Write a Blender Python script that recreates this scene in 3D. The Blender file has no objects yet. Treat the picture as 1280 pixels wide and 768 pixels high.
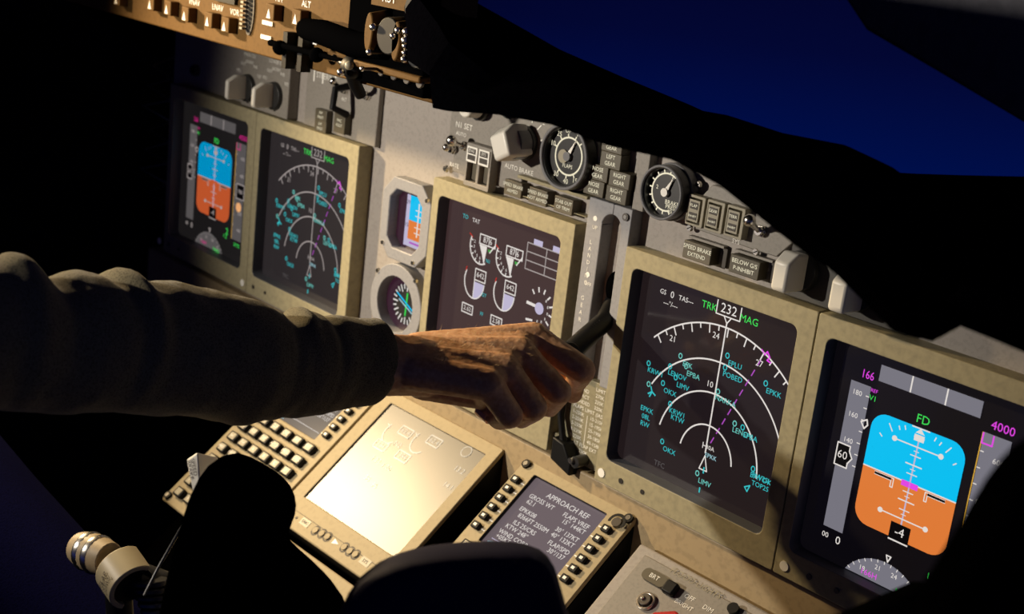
import bpy, math, random
from mathutils import Matrix, Vector, noise
random.seed(7)
S = bpy.context.scene
COL = S.collection
# ------------------------------------------------------------------ camera
CP = Vector((0.75839, -0.86651, 0.28140))
CR = Matrix(((0.664831, -0.278881, 0.692982), (0.738409, 0.105115, -0.666111), (0.112923, 0.954556, 0.275812)))
FPX = 1717.2
cam = bpy.data.cameras.new('camera'); camo = bpy.data.objects.new('camera', cam); COL.objects.link(camo)
camo.matrix_world = Matrix.Translation(CP) @ CR.to_4x4()
cam.sensor_width = 36.0; cam.lens = FPX/1280*36; cam.clip_start = .01; cam.clip_end = 50
cam.dof.use_dof = True; cam.dof.focus_distance = 1.10; cam.dof.aperture_fstop = 9.0
S.camera = camo

def ray(u, v): return CR @ Vector(((u-640)/FPX, -(v-384)/FPX, -1.0))
def at_d(u, v, d): return CP + d*ray(u, v)
def at(F, u, v, h=0.0):          # a measured point on the plane h of frame F
    n = F.to_3x3() @ Vector((0, 0, 1)); o = F @ Vector((0, 0, h)); r = ray(u, v)
    p = CP + r*((o-CP).dot(n)/r.dot(n)); q = F.inverted() @ p
    return q.x, q.y
def frame(o, ex, ey):
    ex = Vector(ex).normalized(); ey = Vector(ey).normalized(); ez = ex.cross(ey)
    return Matrix(((ex.x, ey.x, ez.x, o[0]), (ex.y, ey.y, ez.y, o[1]), (ex.z, ey.z, ez.z, o[2]), (0, 0, 0, 1)))
TH = math.radians(40)
FM = frame((0, 0, 0), (1, 0, 0), (0, 0, 1))                 # front of the main panel's displays
FP = frame((0, 0, -.225), (1, 0, 0), (0, math.cos(TH), math.sin(TH)))   # sloping lower panel
FG = frame((0, -.13, 0), (1, 0, 0), (0, 0, 1))              # glareshield control panel face

# ------------------------------------------------------------------ materials
def lin(c): return tuple((x/255/12.92 if x/255 <= .04045 else ((x/255+.055)/1.055)**2.4) for x in c)
M = {}
def mat(name, rgb, rough=.5, metal=0, spec=.5, n_scale=0, n_amt=0, bump=0, rgb2=None, coat=0, sheen=0, sss=0, thr=(.5, .62), det=6):
    m = bpy.data.materials.new(name); m.use_nodes = True; nt = m.node_tree; b = nt.nodes['Principled BSDF']
    b.inputs['Base Color'].default_value = (*rgb, 1); b.inputs['Roughness'].default_value = rough
    b.inputs['Metallic'].default_value = metal; b.inputs['Specular IOR Level'].default_value = spec
    if coat: b.inputs['Coat Weight'].default_value = coat
    if sheen: b.inputs['Sheen Weight'].default_value = sheen; b.inputs['Sheen Roughness'].default_value = .4
    if sss:
        b.inputs['Subsurface Weight'].default_value = sss; b.inputs['Subsurface Scale'].default_value = .006
        b.inputs['Subsurface Radius'].default_value = (1, .35, .2)
    if n_scale:
        tc = nt.nodes.new('ShaderNodeTexCoord'); nz = nt.nodes.new('ShaderNodeTexNoise')
        nz.inputs['Scale'].default_value = n_scale; nz.inputs['Detail'].default_value = det
        nt.links.new(tc.outputs['Object'], nz.inputs['Vector'])
        r = nt.nodes.new('ShaderNodeValToRGB'); r.color_ramp.elements[0].position = thr[0]; r.color_ramp.elements[1].position = thr[1]
        r.color_ramp.elements[0].color = (*rgb, 1); r.color_ramp.elements[1].color = (*(rgb2 or tuple(c*(1-n_amt) for c in rgb)), 1)
        nt.links.new(nz.outputs['Fac'], r.inputs['Fac']); nt.links.new(r.outputs['Color'], b.inputs['Base Color'])
        if bump:
            bp = nt.nodes.new('ShaderNodeBump'); bp.inputs['Strength'].default_value = bump; bp.inputs['Distance'].default_value = .001
            nt.links.new(nz.outputs['Fac'], bp.inputs['Height']); nt.links.new(bp.outputs['Normal'], b.inputs['Normal'])
    M[name] = m; return m
def em(name, rgb, k=1.0):
    m = bpy.data.materials.new(name); m.use_nodes = True; b = m.node_tree.nodes['Principled BSDF']
    b.inputs['Base Color'].default_value = (0, 0, 0, 1); b.inputs['Roughness'].default_value = .5
    b.inputs['Specular IOR Level'].default_value = .1
    b.inputs['Emission Color'].default_value = (*lin(rgb), 1); b.inputs['Emission Strength'].default_value = k
    M[name] = m; return m
mat('panel_grey', (.31, .28, .25), .55, n_scale=300, n_amt=.12, bump=.15)
mat('plate_grey', (.235, .215, .185), .5, n_scale=350, n_amt=.12, bump=.1)
mat('gear_grey', (.26, .26, .27), .5, n_scale=300, n_amt=.1)
mat('bezel', (.34, .30, .185), .55, spec=.2, n_scale=170, rgb2=(.235, .21, .135), bump=.15, thr=(.42, .85), det=12)
mat('plate_khaki', (.24, .215, .13), .5, n_scale=200, n_amt=.15)
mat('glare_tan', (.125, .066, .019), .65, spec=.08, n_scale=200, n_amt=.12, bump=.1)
mat('recess_shade', (.085, .09, .105), .5)  # shade of the unlit opening walls put into their colour
mat('lever_black', (.004, .004, .035), .7, spec=.12)
mat('pedestal_tan', (.38, .31, .185), .55, spec=.2, n_scale=200, n_amt=.08, bump=.08)
mat('lip_brown', (.36, .27, .15), .55, n_scale=150, n_amt=.15)
mat('button_dark', (.085, .072, .045), .45)
mat('black', (.003, .003, .0036), .5, spec=.22)
mat('dull_black', (.0014, .0014, .0016), .9, spec=.0)
mat('leather', (.0012, .0012, .002), .95, spec=.0, n_scale=220, n_amt=.3, bump=.3)
mat('gauge_black', (.02, .02, .02), .35)
mat('ring_grey', (.16, .16, .165), .35)
mat('knob_cream', (.42, .35, .21), .45)
mat('plate_hood_shade', (.035, .032, .025), .5)  # shadow of the hood put into the plate colour
mat('knob_white', (.72, .69, .61), .4)
mat('key_tan', (.30, .27, .19), .45)
mat('metal', (.75, .72, .66), .25, metal=1)
mat('dark_metal', (.12, .11, .10), .35, metal=.8)
mat('paint_white', (.85, .83, .76), .5)
mat('paint_dark', (.05, .04, .03), .6)
mat('red_plastic', (.45, .006, .006), .4)
mat('skin', (.64, .31, .14), .5, n_scale=260, rgb2=(.78, .45, .24), bump=.35, sss=.05, thr=(.35, .7), det=8)
mat('nail', (.62, .36, .28), .25)
mat('hair', (.55, .34, .13), .4)
mat('cloth', (.165, .142, .085), .9, spec=.05, n_scale=900, n_amt=.5, bump=.6, sheen=.15)
mat('navy_cloth', (.0015, .0018, .021), .9, spec=.02, n_scale=500, n_amt=.3, bump=.3)
mat('wall_dark', (.006, .006, .006), .9, spec=.1, n_scale=40, n_amt=.3)
mat('floor_dark', (.008, .008, .008), .95, spec=.1, n_scale=80, n_amt=.3)
mat('post_grey', (.10, .10, .12), .8, n_scale=60, n_amt=.2)
mat('screen_matte', (.05, .047, .043), .40, spec=1.0)
def screen(name, rgb, k, rough=.12, spec=.5):
    m = em(name, rgb, k); b = m.node_tree.nodes['Principled BSDF']
    b.inputs['Base Color'].default_value = (.012, .011, .013, 1); b.inputs['Roughness'].default_value = rough; b.inputs['Specular IOR Level'].default_value = spec
screen('glass_nd', (32, 24, 25), 1.0); screen('glass_pfd', (10, 8, 12), 1.0); screen('glass_eicas', (62, 45, 45), 1.0)  # glow colours mix the backlight with painted warm reflections
screen('glass_capt', (36, 32, 33), 1.0); screen('glass_capt_pfd', (24, 22, 22), 1.0)
screen('glass_cdu', (104, 92, 96), 1.0); screen('glass_isfd', (52, 25, 40), 1.0); screen('glass_cdu_left', (105, 98, 92), 1.0)
em('e_white', (225, 218, 212)); em('e_dim', (165, 155, 152)); em('e_grey', (118, 116, 126)); em('e_dgrey', (84, 80, 80)); em('e_cyan', (55, 190, 195)); em('e_green', (60, 215, 85))
em('e_mag', (225, 70, 225)); em('e_purple', (170, 75, 185)); em('e_pink', (190, 30, 120)); em('e_sky', (0, 190, 240)); em('e_sky2', (0, 140, 190)); em('e_orange', (222, 122, 55)); em('e_orange2', (185, 82, 42))
em('e_black', (8, 6, 8)); em('e_lav', (188, 180, 208)); em('e_red', (190, 40, 30)); em('e_ice', (160, 205, 215)); em('e_peach', (230, 165, 110)); em('e_amber', (215, 165, 60)); em('e_teal', (110, 200, 190))
em('lit_text', (235, 225, 195)); em('lit_text_dim', (170, 150, 105), .8); em('star', (60, 90, 190))

# ------------------------------------------------------------------ mesh builder
_tc = {}
def textgeo(s):
    if s not in _tc:
        c = bpy.data.curves.new('t', 'FONT'); c.body = s; c.size = 1; c.align_x = 'CENTER'; c.align_y = 'CENTER'; c.resolution_u = 2
        o = bpy.data.objects.new('t', c); COL.objects.link(o); bpy.context.view_layer.update()
        me = o.evaluated_get(bpy.context.evaluated_depsgraph_get()).to_mesh()
        _tc[s] = ([(v.co.x, v.co.y) for v in me.vertices], [tuple(p.vertices) for p in me.polygons])
        o.to_mesh_clear(); bpy.data.objects.remove(o); bpy.data.curves.remove(c)
    return _tc[s]
class MB:
    def __init__(s): s.v = []; s.f = []; s.m = []; s.names = []; s.X = Matrix.Identity(4)
    def mi(s, n):
        if n not in s.names: s.names.append(n)
        return s.names.index(n)
    def add(s, vs, fs, m):
        b = len(s.v); k = s.mi(m)
        s.v += [tuple(s.X @ Vector(p)) for p in vs]
        for f in fs: s.f.append([b+i for i in f]); s.m.append(k)
    def prism(s, pts, h0, h1, m, inset=0, cap0=True):
        n = len(pts); top = pts
        if inset:
            cx = sum(p[0] for p in pts)/n; cy = sum(p[1] for p in pts)/n
            top = [(cx+(x-cx)*(1-inset), cy+(y-cy)*(1-inset)) for x, y in pts]
        s.add([(x, y, h0) for x, y in pts]+[(x, y, h1) for x, y in top],
              ([list(range(n))[::-1]] if cap0 else [])+[list(range(n, 2*n))]+[[i, (i+1) % n, n+(i+1) % n, n+i] for i in range(n)], m)
    def box(s, x0, x1, y0, y1, h0, h1, m): s.prism([(x0, y0), (x1, y0), (x1, y1), (x0, y1)], h0, h1, m)
    def ring(s, outer, inner, h0, h1, m, wall=None):
        n = len(outer)
        vs = [(x, y, h0) for x, y in outer]+[(x, y, h1) for x, y in outer]+[(x, y, h1) for x, y in inner]+[(x, y, h0) for x, y in inner]
        fs = []
        for i in range(n):
            j = (i+1) % n
            fs += [[i, j, n+j, n+i], [n+i, n+j, 2*n+j, 2*n+i], [2*n+i, 2*n+j, 3*n+j, 3*n+i], [3*n+i, 3*n+j, j, i]]
        b0 = len(s.f); s.add(vs, fs, m)
        if wall:
            k = s.mi(wall)
            for i in range(n): s.m[b0+4*i+2] = k
    def cyl(s, cx, cy, r, h0, h1, m, n=28, r1=None, ry=None):
        q = (ry or r)/r
        a = [(cx+r*math.cos(2*math.pi*i/n), cy+r*q*math.sin(2*math.pi*i/n)) for i in range(n)]
        k = 1-(r1/r if r1 is not None else 1)
        s.prism(a, h0, h1, m, inset=k)
    def tube(s, pts, rad, m, n=12, caps=True):
        pts = [Vector(p) for p in pts]; rad = rad if isinstance(rad, (list, tuple)) else [rad]*len(pts)
        vs = []; up = Vector((0.13, 0.27, .95))
        for i, p in enumerate(pts):
            d = (pts[min(i+1, len(pts)-1)]-pts[max(i-1, 0)]).normalized()
            a = d.cross(up); a = a.normalized() if a.length > 1e-4 else Vector((1, 0, 0)); b = d.cross(a)
            vs += [tuple(p+rad[i]*(math.cos(2*math.pi*k/n)*a+math.sin(2*math.pi*k/n)*b)) for k in range(n)]
        fs = [[i*n+k, i*n+(k+1) % n, (i+1)*n+(k+1) % n, (i+1)*n+k] for i in range(len(pts)-1) for k in range(n)]
        if caps: fs += [list(range(n))[::-1], [(len(pts)-1)*n+k for k in range(n)]]
        s.add(vs, fs, m)
    def ball(s, c, r, m, n=12, sc=(1, 1, 1)):
        vs = []; fs = []
        for i in range(1, n):
            t = math.pi*i/n
            for k in range(2*n):
                p = math.pi*k/n; vs.append((c[0]+r*sc[0]*math.sin(t)*math.cos(p), c[1]+r*sc[1]*math.sin(t)*math.sin(p), c[2]+r*sc[2]*math.cos(t)))
        vs += [(c[0], c[1], c[2]+r*sc[2]), (c[0], c[1], c[2]-r*sc[2])]; T = len(vs)-2
        for i in range(n-2):
            for k in range(2*n): fs.append([i*2*n+k, (i+1)*2*n+k, (i+1)*2*n+(k+1) % (2*n), i*2*n+(k+1) % (2*n)])
        for k in range(2*n): fs.append([T, k, (k+1) % (2*n)]); fs.append([T+1, (n-2)*2*n+(k+1) % (2*n), (n-2)*2*n+k])
        s.add(vs, fs, m)
    # flat marks, at height h
    def line(s, pts, w, h, m):
        for (x0, y0), (x1, y1) in zip(pts, pts[1:]):
            dx, dy = x1-x0, y1-y0; L = math.hypot(dx, dy) or 1e-9; a, b = -dy/L*w/2, dx/L*w/2; ex, ey = dx/L*w*.3, dy/L*w*.3
            s.add([(x0-ex-a, y0-ey-b, h), (x1+ex-a, y1+ey-b, h), (x1+ex+a, y1+ey+b, h), (x0-ex+a, y0-ey+b, h)], [[0, 1, 2, 3]], m)
    def arc(s, cx, cy, rx, rz, a0, a1, w, h, m, n=40):
        vs = []; fs = []
        for i in range(n+1):
            t = math.radians(a0+(a1-a0)*i/n); c, q = math.cos(t), math.sin(t)
            vs += [(cx+(rx-w/2)*c, cy+(rz-w/2)*q, h), (cx+(rx+w/2)*c, cy+(rz+w/2)*q, h)]
            if i: fs.append([2*i-2, 2*i-1, 2*i+1, 2*i])
        s.add(vs, fs, m)
    def flat(s, pts, h, m): s.add([(x, y, h) for x, y in pts], [list(range(len(pts)))], m)
    def rect(s, x0, x1, y0, y1, h, m): s.flat([(x0, y0), (x1, y0), (x1, y1), (x0, y1)], h, m)
    def text(s, t, x, y, size, h, m, rot=0, sx=1.0):
        vs, fs = textgeo(t); c, q = math.cos(rot), math.sin(rot)
        s.add([(x+size*(a*sx*c-b*q), y+size*(a*sx*q+b*c), h) for a, b in vs], fs, m)
    def build(s, name, parent=None, bevel=0, smooth=True, label=None, solid=True, seg=2, sub=0, matrix=None):
        me = bpy.data.meshes.new(name); me.from_pydata(s.v, [], s.f); me.update()
        for n in s.names: me.materials.append(M[n])
        for p, k in zip(me.polygons, s.m): p.material_index = k
        if solid:
            import bmesh
            bm = bmesh.new(); bm.from_mesh(me); bmesh.ops.recalc_face_normals(bm, faces=bm.faces); bm.to_mesh(me); bm.free()
        if smooth and solid:
            for p in me.polygons: p.use_smooth = True
            me.set_sharp_from_angle(angle=math.radians(38))
        o = bpy.data.objects.new(name, me); COL.objects.link(o)
        if parent: o.parent = parent
        if matrix is not None: o.matrix_world = matrix
        if bevel:
            b = o.modifiers.new('bevel', 'BEVEL'); b.width = bevel; b.segments = seg; b.limit_method = 'ANGLE'; b.angle_limit = math.radians(35)
        if sub:
            b = o.modifiers.new('sub', 'SUBSURF'); b.levels = sub; b.render_levels = sub
        if label: o['label'] = label
        return o
def rrect(x0, x1, y0, y1, r, n=5):
    p = []
    for cx, cy, a in ((x1-r, y1-r, 0), (x0+r, y1-r, 90), (x0+r, y0+r, 180), (x1-r, y0+r, 270)):
        for i in range(n+1):
            t = math.radians(a+90*i/n); p.append((cx+r*math.cos(t), cy+r*math.sin(t)))
    return p
def circ(cx, cy, r, n=40, ry=None): return [(cx+r*math.cos(2*math.pi*i/n), cy+(ry or r)*math.sin(2*math.pi*i/n)) for i in range(n)]
def thing(name, label, cat, F, a=0, b=0, h=0, group=None):
    o = bpy.data.objects.new(name, None); COL.objects.link(o); o.empty_display_size = .01
    o.matrix_world = F @ Matrix.Translation((a, b, h)); o['label'] = label; o['category'] = cat
    if group: o['group'] = group
    return o
def tag(o, label, cat, group=None, kind=None):
    o['label'] = label; o['category'] = cat
    if group: o['group'] = group
    if kind: o['kind'] = kind
    return o
def struct(o): o['kind'] = 'structure'; return o
def screw(parent, x, y, h, r=.0028, m='metal', name='screw'):
    b = MB(); b.cyl(x, y, r, h-.001, h+.0012, m, 16, r1=r*.75); b.line([(x-r*.5, y-r*.3), (x+r*.5, y+r*.3)], r*.3, h+.00125, 'black'); return b.build(name, parent, solid=False)

SURF = -.018       # surface of the main panel behind the display fronts
# ------------------------------------------------------------------ room shell
def shell(name, x0, x1, y0, y1, z0, z1, m):
    b = MB(); b.prism([(x0, y0), (x1, y0), (x1, y1), (x0, y1)], z0, z1, m); return struct(b.build(name, smooth=False))
shell('floor', -1.6, 1.3, -1.9, .75, -1.15, -1.10, 'floor_dark')
shell('wall_left', -1.62, -1.56, -1.9, .75, -1.1, 1.0, 'wall_dark')
shell('wall_front', -1.56, 1.3, .70, .75, -1.1, -.20, 'wall_dark')
b = MB(); b.prism([(-1.56, .71), (1.3, .71), (1.3, .716), (-1.56, .716)], -.20, 1.0, 'black')
g = bpy.data.materials.new('window_glass'); g.use_nodes = True; nt = g.node_tree; nt.nodes.clear()
o_ = nt.nodes.new('ShaderNodeOutputMaterial'); mx = nt.nodes.new('ShaderNodeMixShader'); tr = nt.nodes.new('ShaderNodeBsdfTransparent'); gl = nt.nodes.new('ShaderNodeBsdfGlossy'); fr = nt.nodes.new('ShaderNodeFresnel')
gl.inputs['Roughness'].default_value = .02; fr.inputs['IOR'].default_value = 1.3
nt.links.new(fr.outputs[0], mx.inputs[0]); nt.links.new(tr.outputs[0], mx.inputs[1]); nt.links.new(gl.outputs[0], mx.inputs[2]); nt.links.new(mx.outputs[0], o_.inputs[0])
M['window_glass'] = g; b.names = ['window_glass']
win = struct(b.build('window_1', smooth=False))
FW = frame((0, .66, 0), (1, 0, 0), (0, 0, 1))
b = MB(); pts = [at(FW, u, v) for u, v in ((1050, -25), (1092, 38), (1178, 88), (1300, 160), (1300, -25))]
b.prism(pts, -.02, .02, 'post_grey'); struct(b.build('trim_1', bevel=.006, matrix=FW))

# ------------------------------------------------------------------ main panel
root = thing('instrument_panel', 'wide grey-beige main instrument panel that carries all the upright displays and gauges', 'instrument panel', FM)
b = MB(); b.box(-.835, .56, -.206, .125, SURF-.012, SURF, 'panel_grey'); b.build('panel_sheet', root, bevel=.002)
b = MB(); b.prism([(-.86, -.204), (.56, -.204), (.56, -.30), (-.86, -.30)], SURF-.012, SURF+.012, 'lip_brown')
b.box(-.86, .56, -.66, -.30, SURF-.08, SURF-.05, 'dull_black'); b.build('lower_fascia', root, bevel=.002, label='brown fascia strip along the foot of the panel')
b = MB()
for k in range(7):     # wiring at the far left end
    z = .05-.028*k; b.tube([(-.858, z, -.03), (-.866-.01*(k % 3), z-.012, -.005), (-.862, z-.028, -.03)], .0022, 'dark_metal', 8)
b.build('wire_bundle', root)
b = MB(); px, pz = at(FM, 243, 88, SURF+.004); b.cyl(px, pz, .007, SURF, SURF+.006, 'dark_metal', 20); b.cyl(px, pz, .0035, SURF+.006, SURF+.009, 'black', 16); b.build('jack_socket', root)
for u, v in ((557, 212), (862, 316)):
    px, pz = at(FM, u, v, SURF)
    screw(root, px, pz, SURF, .003)

# ---------------- display units
OW, OH = .1755, .178
def display(name, label, x0, z0, glass, sx=-.0045, capt=False, group='large square flight displays'):
    t = thing(name, label, 'display', FM, x0, z0, 0, group)
    b = MB(); outer = rrect(-.0105, .1915, -.202, .0163, .0015); inner = rrect(0, OW, -OH, 0, .007)
    b.ring(outer, inner, SURF-.006, 0, 'bezel', 'recess_shade'); b.build('bezel', t, bevel=.0009)
    b = MB(); b.box(.001-.004, OW+.003, -OH-.003, .003, SURF-.005, -.0145, glass); b.build('screen', t, smooth=False)
    b = MB(); b.cyl(sx, -.1925, .0042, -.0005, .0007, 'paint_white', 20); b.build('white_screw', t)
    for k_, r_ in ((.024, .0026), (.05, .0022)): b = MB(); b.cyl(sx+k_, -.191, r_, -.0005, .0006, 'dark_metal', 16); b.build('latch_hole', t)
    return t
HS = -.0142   # symbology height
def rel(u, v, ox, oz): x, z = at(FM, u, v, HS); return x-ox, z-oz

def nd_page(t, dim=False):
    b = MB(); W = 'e_white' if not dim else 'e_dim'; C = 'e_cyan'; R = lambda u, v: rel(u, v, 0, 0)
    cx, cz = .0973, -.1440; kx = .93; w = .00135; h = HS
    def A(r, a0, a1): b.arc(cx, cz, r*kx, r, a0, a1, w, h, W)
    A(.0305, 8, 172); A(.0590, 4, 168); A(.0870, 26, 149)
    R0 = .1175; A(R0, 44, 133)
    for i in range(17):
        a = 47+i*5.2; big = i % 2 == 0; c, s = math.cos(math.radians(a)), math.sin(math.radians(a)); L = .0075 if big else .0042
        b.line([(cx+kx*R0*c, cz+R0*s), (cx+kx*(R0-L)*c, cz+(R0-L)*s)], w*.9, h, W)
    for tx, u, v in (('21', 841, 424), ('24', 895, 420), ('27', 949, 455)):
        x, z = R(u, v); b.text(tx, x, z, .0075, h, W)
    b.line([(cx-.0003, cz+.006), (cx, cz+.1215)], w, h, W)
    x, z = cx, cz+.134-.003
    b.line([(x-.0125, z+.007), (x-.0125, z-.0045), (x+.0125, z-.0045), (x+.0125, z+.007)], w*.8, h, W)
    b.text('232', x, z+.0015, .0115, h, W); b.line([(x-.0035, z-.005), (x, z-.010), (x+.0035, z-.005)], w*.8, h, W)
    b.text('TRK', x-.0205, z-.001, .0088, h, 'e_green'); b.text('MAG', x+.0215, z-.001, .0088, h, 'e_green')
    b.line([(cx-.0042, cz-.0095), (cx+.0042, cz-.0095), (cx, cz+.0035), (cx-.0042, cz-.0095)], w*.8, h, W)
    x, z = R(829, 365); b.text('GS', x, z, .006, h, W); b.text('0', x+.0105, z, .0085, h, W); b.text('TAS---', x+.026, z, .0062, h, W)
    b.text('---°/---', x+.010, z-.0085, .0062, h, W)
    x, z = R(887, 482); b.text('10', x, z+.001, .0075, h, W)
    # dashed magenta course
    x0, z0 = R(887, 556); x1, z1 = R(953, 447)
    for i in range(9):
        f0, f1 = i/9+.02, (i+.55)/9+.02
        b.line([(x0+(x1-x0)*f0, z0+(z1-z0)*f0), (x0+(x1-x0)*f1, z0+(z1-z0)*f1)], w*.8, h, 'e_purple')
    x, z = x1+.003, z1+.002; b.line([(x-.005, z+.004), (x-.001, z+.001), (x+.001, z+.004), (x+.004, z), (x+.002, z-.003), (x+.006, z-.004)], w, h, 'e_mag')
    rnd = random.Random(3); nm = ['EPKK', 'KRW12', 'LENOV', 'EPBA', 'OKX', 'LIMVI', 'BAVOK', 'EPLU', 'POBED', 'NARKA']
    pts = [((855, 455), 2), ((815, 464), 4), ((842, 468), 5), ((862, 468), 5), ((833, 489), 4), ((849, 482), 4), ((815, 490), 0), ((914, 455), 5), ((911, 470), 5), ((902, 500), 5), ((962, 490), 4),
           ((842, 515), 4), ((923, 540), 5), ((933, 545), 5), ((832, 562), 4), ((876, 602), 4), ((946, 597), 5)]
    for k, ((u, v), n) in enumerate(pts):
        x, z = R(u, v); q = 'e_teal' if k % 3 == 0 else C
        b.arc(x-.005, z+.0055, .0018, .0022, 0, 360, .0009, h+.0001, q, 10)
        if n: b.text(nm[k % len(nm)][:max(n, 3)], x+.004, z, .0066, h+.0001, q)
    for k, s_ in enumerate(('EPKK', '08L', 'RW')):
        x, z = R(809, 513); b.text(s_, x-.0005, z-.0068*k, .0065, h, C)
    x, z = R(815, 490); b.line([(x-.004, z-.003), (x, z), (x+.004, z-.002)], w, h, C); b.line([(x-.002, z+.004), (x, z), (x-.002, z-.005)], w, h, C)
    x, z = R(844, 519); b.text('KTW', x+.003, z-.003, .0066, h, C)
    x, z = R(880, 562); b.text('H', x, z+.003, .008, h, W); b.text('EPKK', x+.008, z-.004, .0055, h, 'e_ice'); b.text('30A', x+.006, z+.003, .0055, h, W)
    x, z = R(952, 597); b.text('RW2SL', x, z-.001, .006, h, C); b.text('TOP25', x, z-.008, .006, h, C)
    x, z = R(933, 610); b.line([(x-.002, z), (x+.003, z+.003), (x+.001, z-.003), (x-.002, z)], w*.8, h, C)
    x, z = R(822, 580); b.text('TFC', x+.002, z, .007, h, 'e_dgrey')
    x, z = R(876, 602); b.line([(x+.001, z+.013), (x+.001, z+.008)], w, h, C); b.line([(x, z-.006), (x, z-.010)], w, h, C)
    o = b.build('navigation_display_symbology', t, solid=False); return o

def pfd_page(t, capt=False):
    b = MB(); h = HS; G = 'e_grey' if not capt else 'e_dgrey'; W = 'e_white' if not capt else 'e_dim'; w = .0012
    sky, gnd = ('e_sky', 'e_orange') if not capt else ('e_sky2', 'e_orange2'); mg = 'e_mag' if not capt else 'e_pink'
    o = .203
    b.rect(.2442-o, .3285-o, -.0235, -.0108, h, G)
    for x in (.2715, .3005): b.rect(x-o-.0006, x-o+.0006, -.0235, -.0108, h+.0001, W)
    # speed tape
    b.rect(.2214-o, .2392-o, -.1515, -.0303, h, G)
    b.text('166', .2345-o, -.0225, .0095, h, mg, sx=.8)
    for k, z in enumerate((-.0385, -.0565, -.0775, -.108, -.125)):
        if k < 3: b.text(('180', '160', '140')[k], .2285-o, z, .0058, h+.0001, W)
    for k in range(7): z = -.0385-.0095*k; b.rect(.2362-o, .2392-o, z-.0004, z+.0004, h+.0001, W)
    b.line([(.2365-o, -.059), (.2412-o, -.056), (.2425-o, -.060), (.2400-o, -.0635), (.2365-o, -.059)], w, h+.0001, W)
    b.text('V1', .2425-o, -.0385, .006, h, 'e_green'); b.text('REF', .2425-o, -.0325, .004, h, mg)
    bx = [(.2205-o, -.0995), (.2205-o, -.0815), (.2318-o, -.0815), (.2318-o, -.0855), (.2350-o, -.0905), (.2318-o, -.0955), (.2318-o, -.0995), (.2205-o, -.0995)]
    b.flat(bx[:-1], h+.0002, 'e_black'); b.line(bx, .0011, h+.0003, W); b.text('60', .2262-o, -.0905, .0092, h+.0003, W)
    b.text('00', .2245-o, -.1585, .0062, h, W); b.text('0', .2365-o, -.159, .0095, h, W)
    # attitude
    L, Rr, T, B_, Hz = .2453-o, .3245-o, -.0465, -.1365, -.0905
    b.flat([(L+.0, Hz), (Rr, Hz)]+[p for p in rrect(L, Rr, Hz-.05, T, .013, 6)[:14]], h, sky)
    pp = rrect(L, Rr, B_, Hz+.05, .013, 6)[14:28]; b.flat([(Rr, Hz), (L, Hz)]+pp, h, gnd)
    b.rect(L, Rr, Hz-.0005, Hz+.0005, h+.0001, W)
    c = .2862-o
    for k in (-3, -2, -1, 1, 2, 3):
        z = Hz+k*.0145; q = .0135 if k in (-1, 1) else (.019 if abs(k) == 2 else .012)
        q = {1: .007, 2: .0175, 3: .0075}[abs(k)]
        b.rect(c-q, c+q, z-.0005, z+.0005, h+.0002, W)
        if abs(k) == 2:
            for s in (-1, 1): b.cyl(c+s*(q+.002), z, .0022, h, h+.0002, W, 10)
        z2 = z-.00725*(1 if k > 0 else -1); b.rect(c-.0045, c+.0045, z2-.0004, z2+.0004, h+.0002, W)
        z3 = z-.0036*(1 if k > 0 else -1); b.rect(c-.0022, c+.0022, z3-.0003, z3+.0003, h+.0002, W)
    b.rect(c-.0006, c+.0006, Hz-.038, Hz+.036, h+.00015, 'e_lav')
    b.rect(c-.007, c+.007, Hz-.0035, Hz+.001, h+.00015, mg if not capt else 'e_orange2')
    for s in (-1, 1):
        b.line([(c+s*.030, Hz-.0035), (c+s*.0155, Hz-.0035), (c+s*.0155, Hz-.0085), (c+s*.0135, Hz-.0085), (c+s*.0135, Hz-.0015), (c+s*.030, Hz-.0015)], .0008, h+.0002, W)
        b.rect(c+(.0155 if s > 0 else -.030), c+(.030 if s > 0 else -.0155), Hz-.0034, Hz-.0016, h+.00021, 'e_black')
    for a in (40, 55, 65, 72, 108, 115, 125, 140):
        s, q = math.sin(math.radians(a)), math.cos(math.radians(a)); r0 = .0385; ln = .006 if a in (55, 125) else .0028
        b.line([(c+r0*q*1.02, Hz+.002+r0*s), (c+(r0+ln)*q*1.02, Hz+.002+(r0+ln)*s)], .0009, h+.0002, W)
    b.flat([(c-.0038, T-.0045), (c, T-.0005), (c+.0038, T-.0045)], h+.0002, W); b.rect(c-.0042, c+.0042, T-.0105, T-.0055, h+.0002, W)
    b.text('FD', c, T+.0062, .0095, h, 'e_green')
    # bottom read-out
    z = Hz-.040; b.rect(c-.0085, c+.0085, z-.007, z+.0065, h+.0003, 'e_black'); b.rect(c-.0085, c+.0085, z-.0082, z-.0070, h+.0003, W); b.text('-4', c, z, .010, h+.0004, W)
    # altitude tape
    b.rect(.3337-o, .3337-o+.0212, -.152, -.0318, h, G); b.text('4000', .3467-o, -.0250, .0092, h, mg)
    b.rect(.3325-o, .3333-o, -.152, -.032, h, 'e_amber')
    b.line([(.3335-o, -.0325), (.3335-o, -.040), (.3415-o, -.040), (.3415-o, -.0325)], .0012, h+.0001, mg)
    for k in range(8): z = -.046-.0125*k; b.rect(.3337-o, .3365-o, z-.0004, z+.0004, h+.0001, W)
    for k, s_ in enumerate(('600', '400', '200', '200', '400')): b.text(s_, .3485-o, -.050-.0212*k-(.004 if k > 2 else 0), .0058, h+.0001, W)
    bx = [(.339-o, -.0995), (.339-o, -.0815), (.356-o, -.0815), (.356-o, -.0995), (.339-o, -.0995)]
    b.flat(bx[:-1], h+.0002, 'e_black'); b.line(bx, .001, h+.0003, W); b.text('780', .3475-o, -.0905, .007, h+.0003, W)
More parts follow.
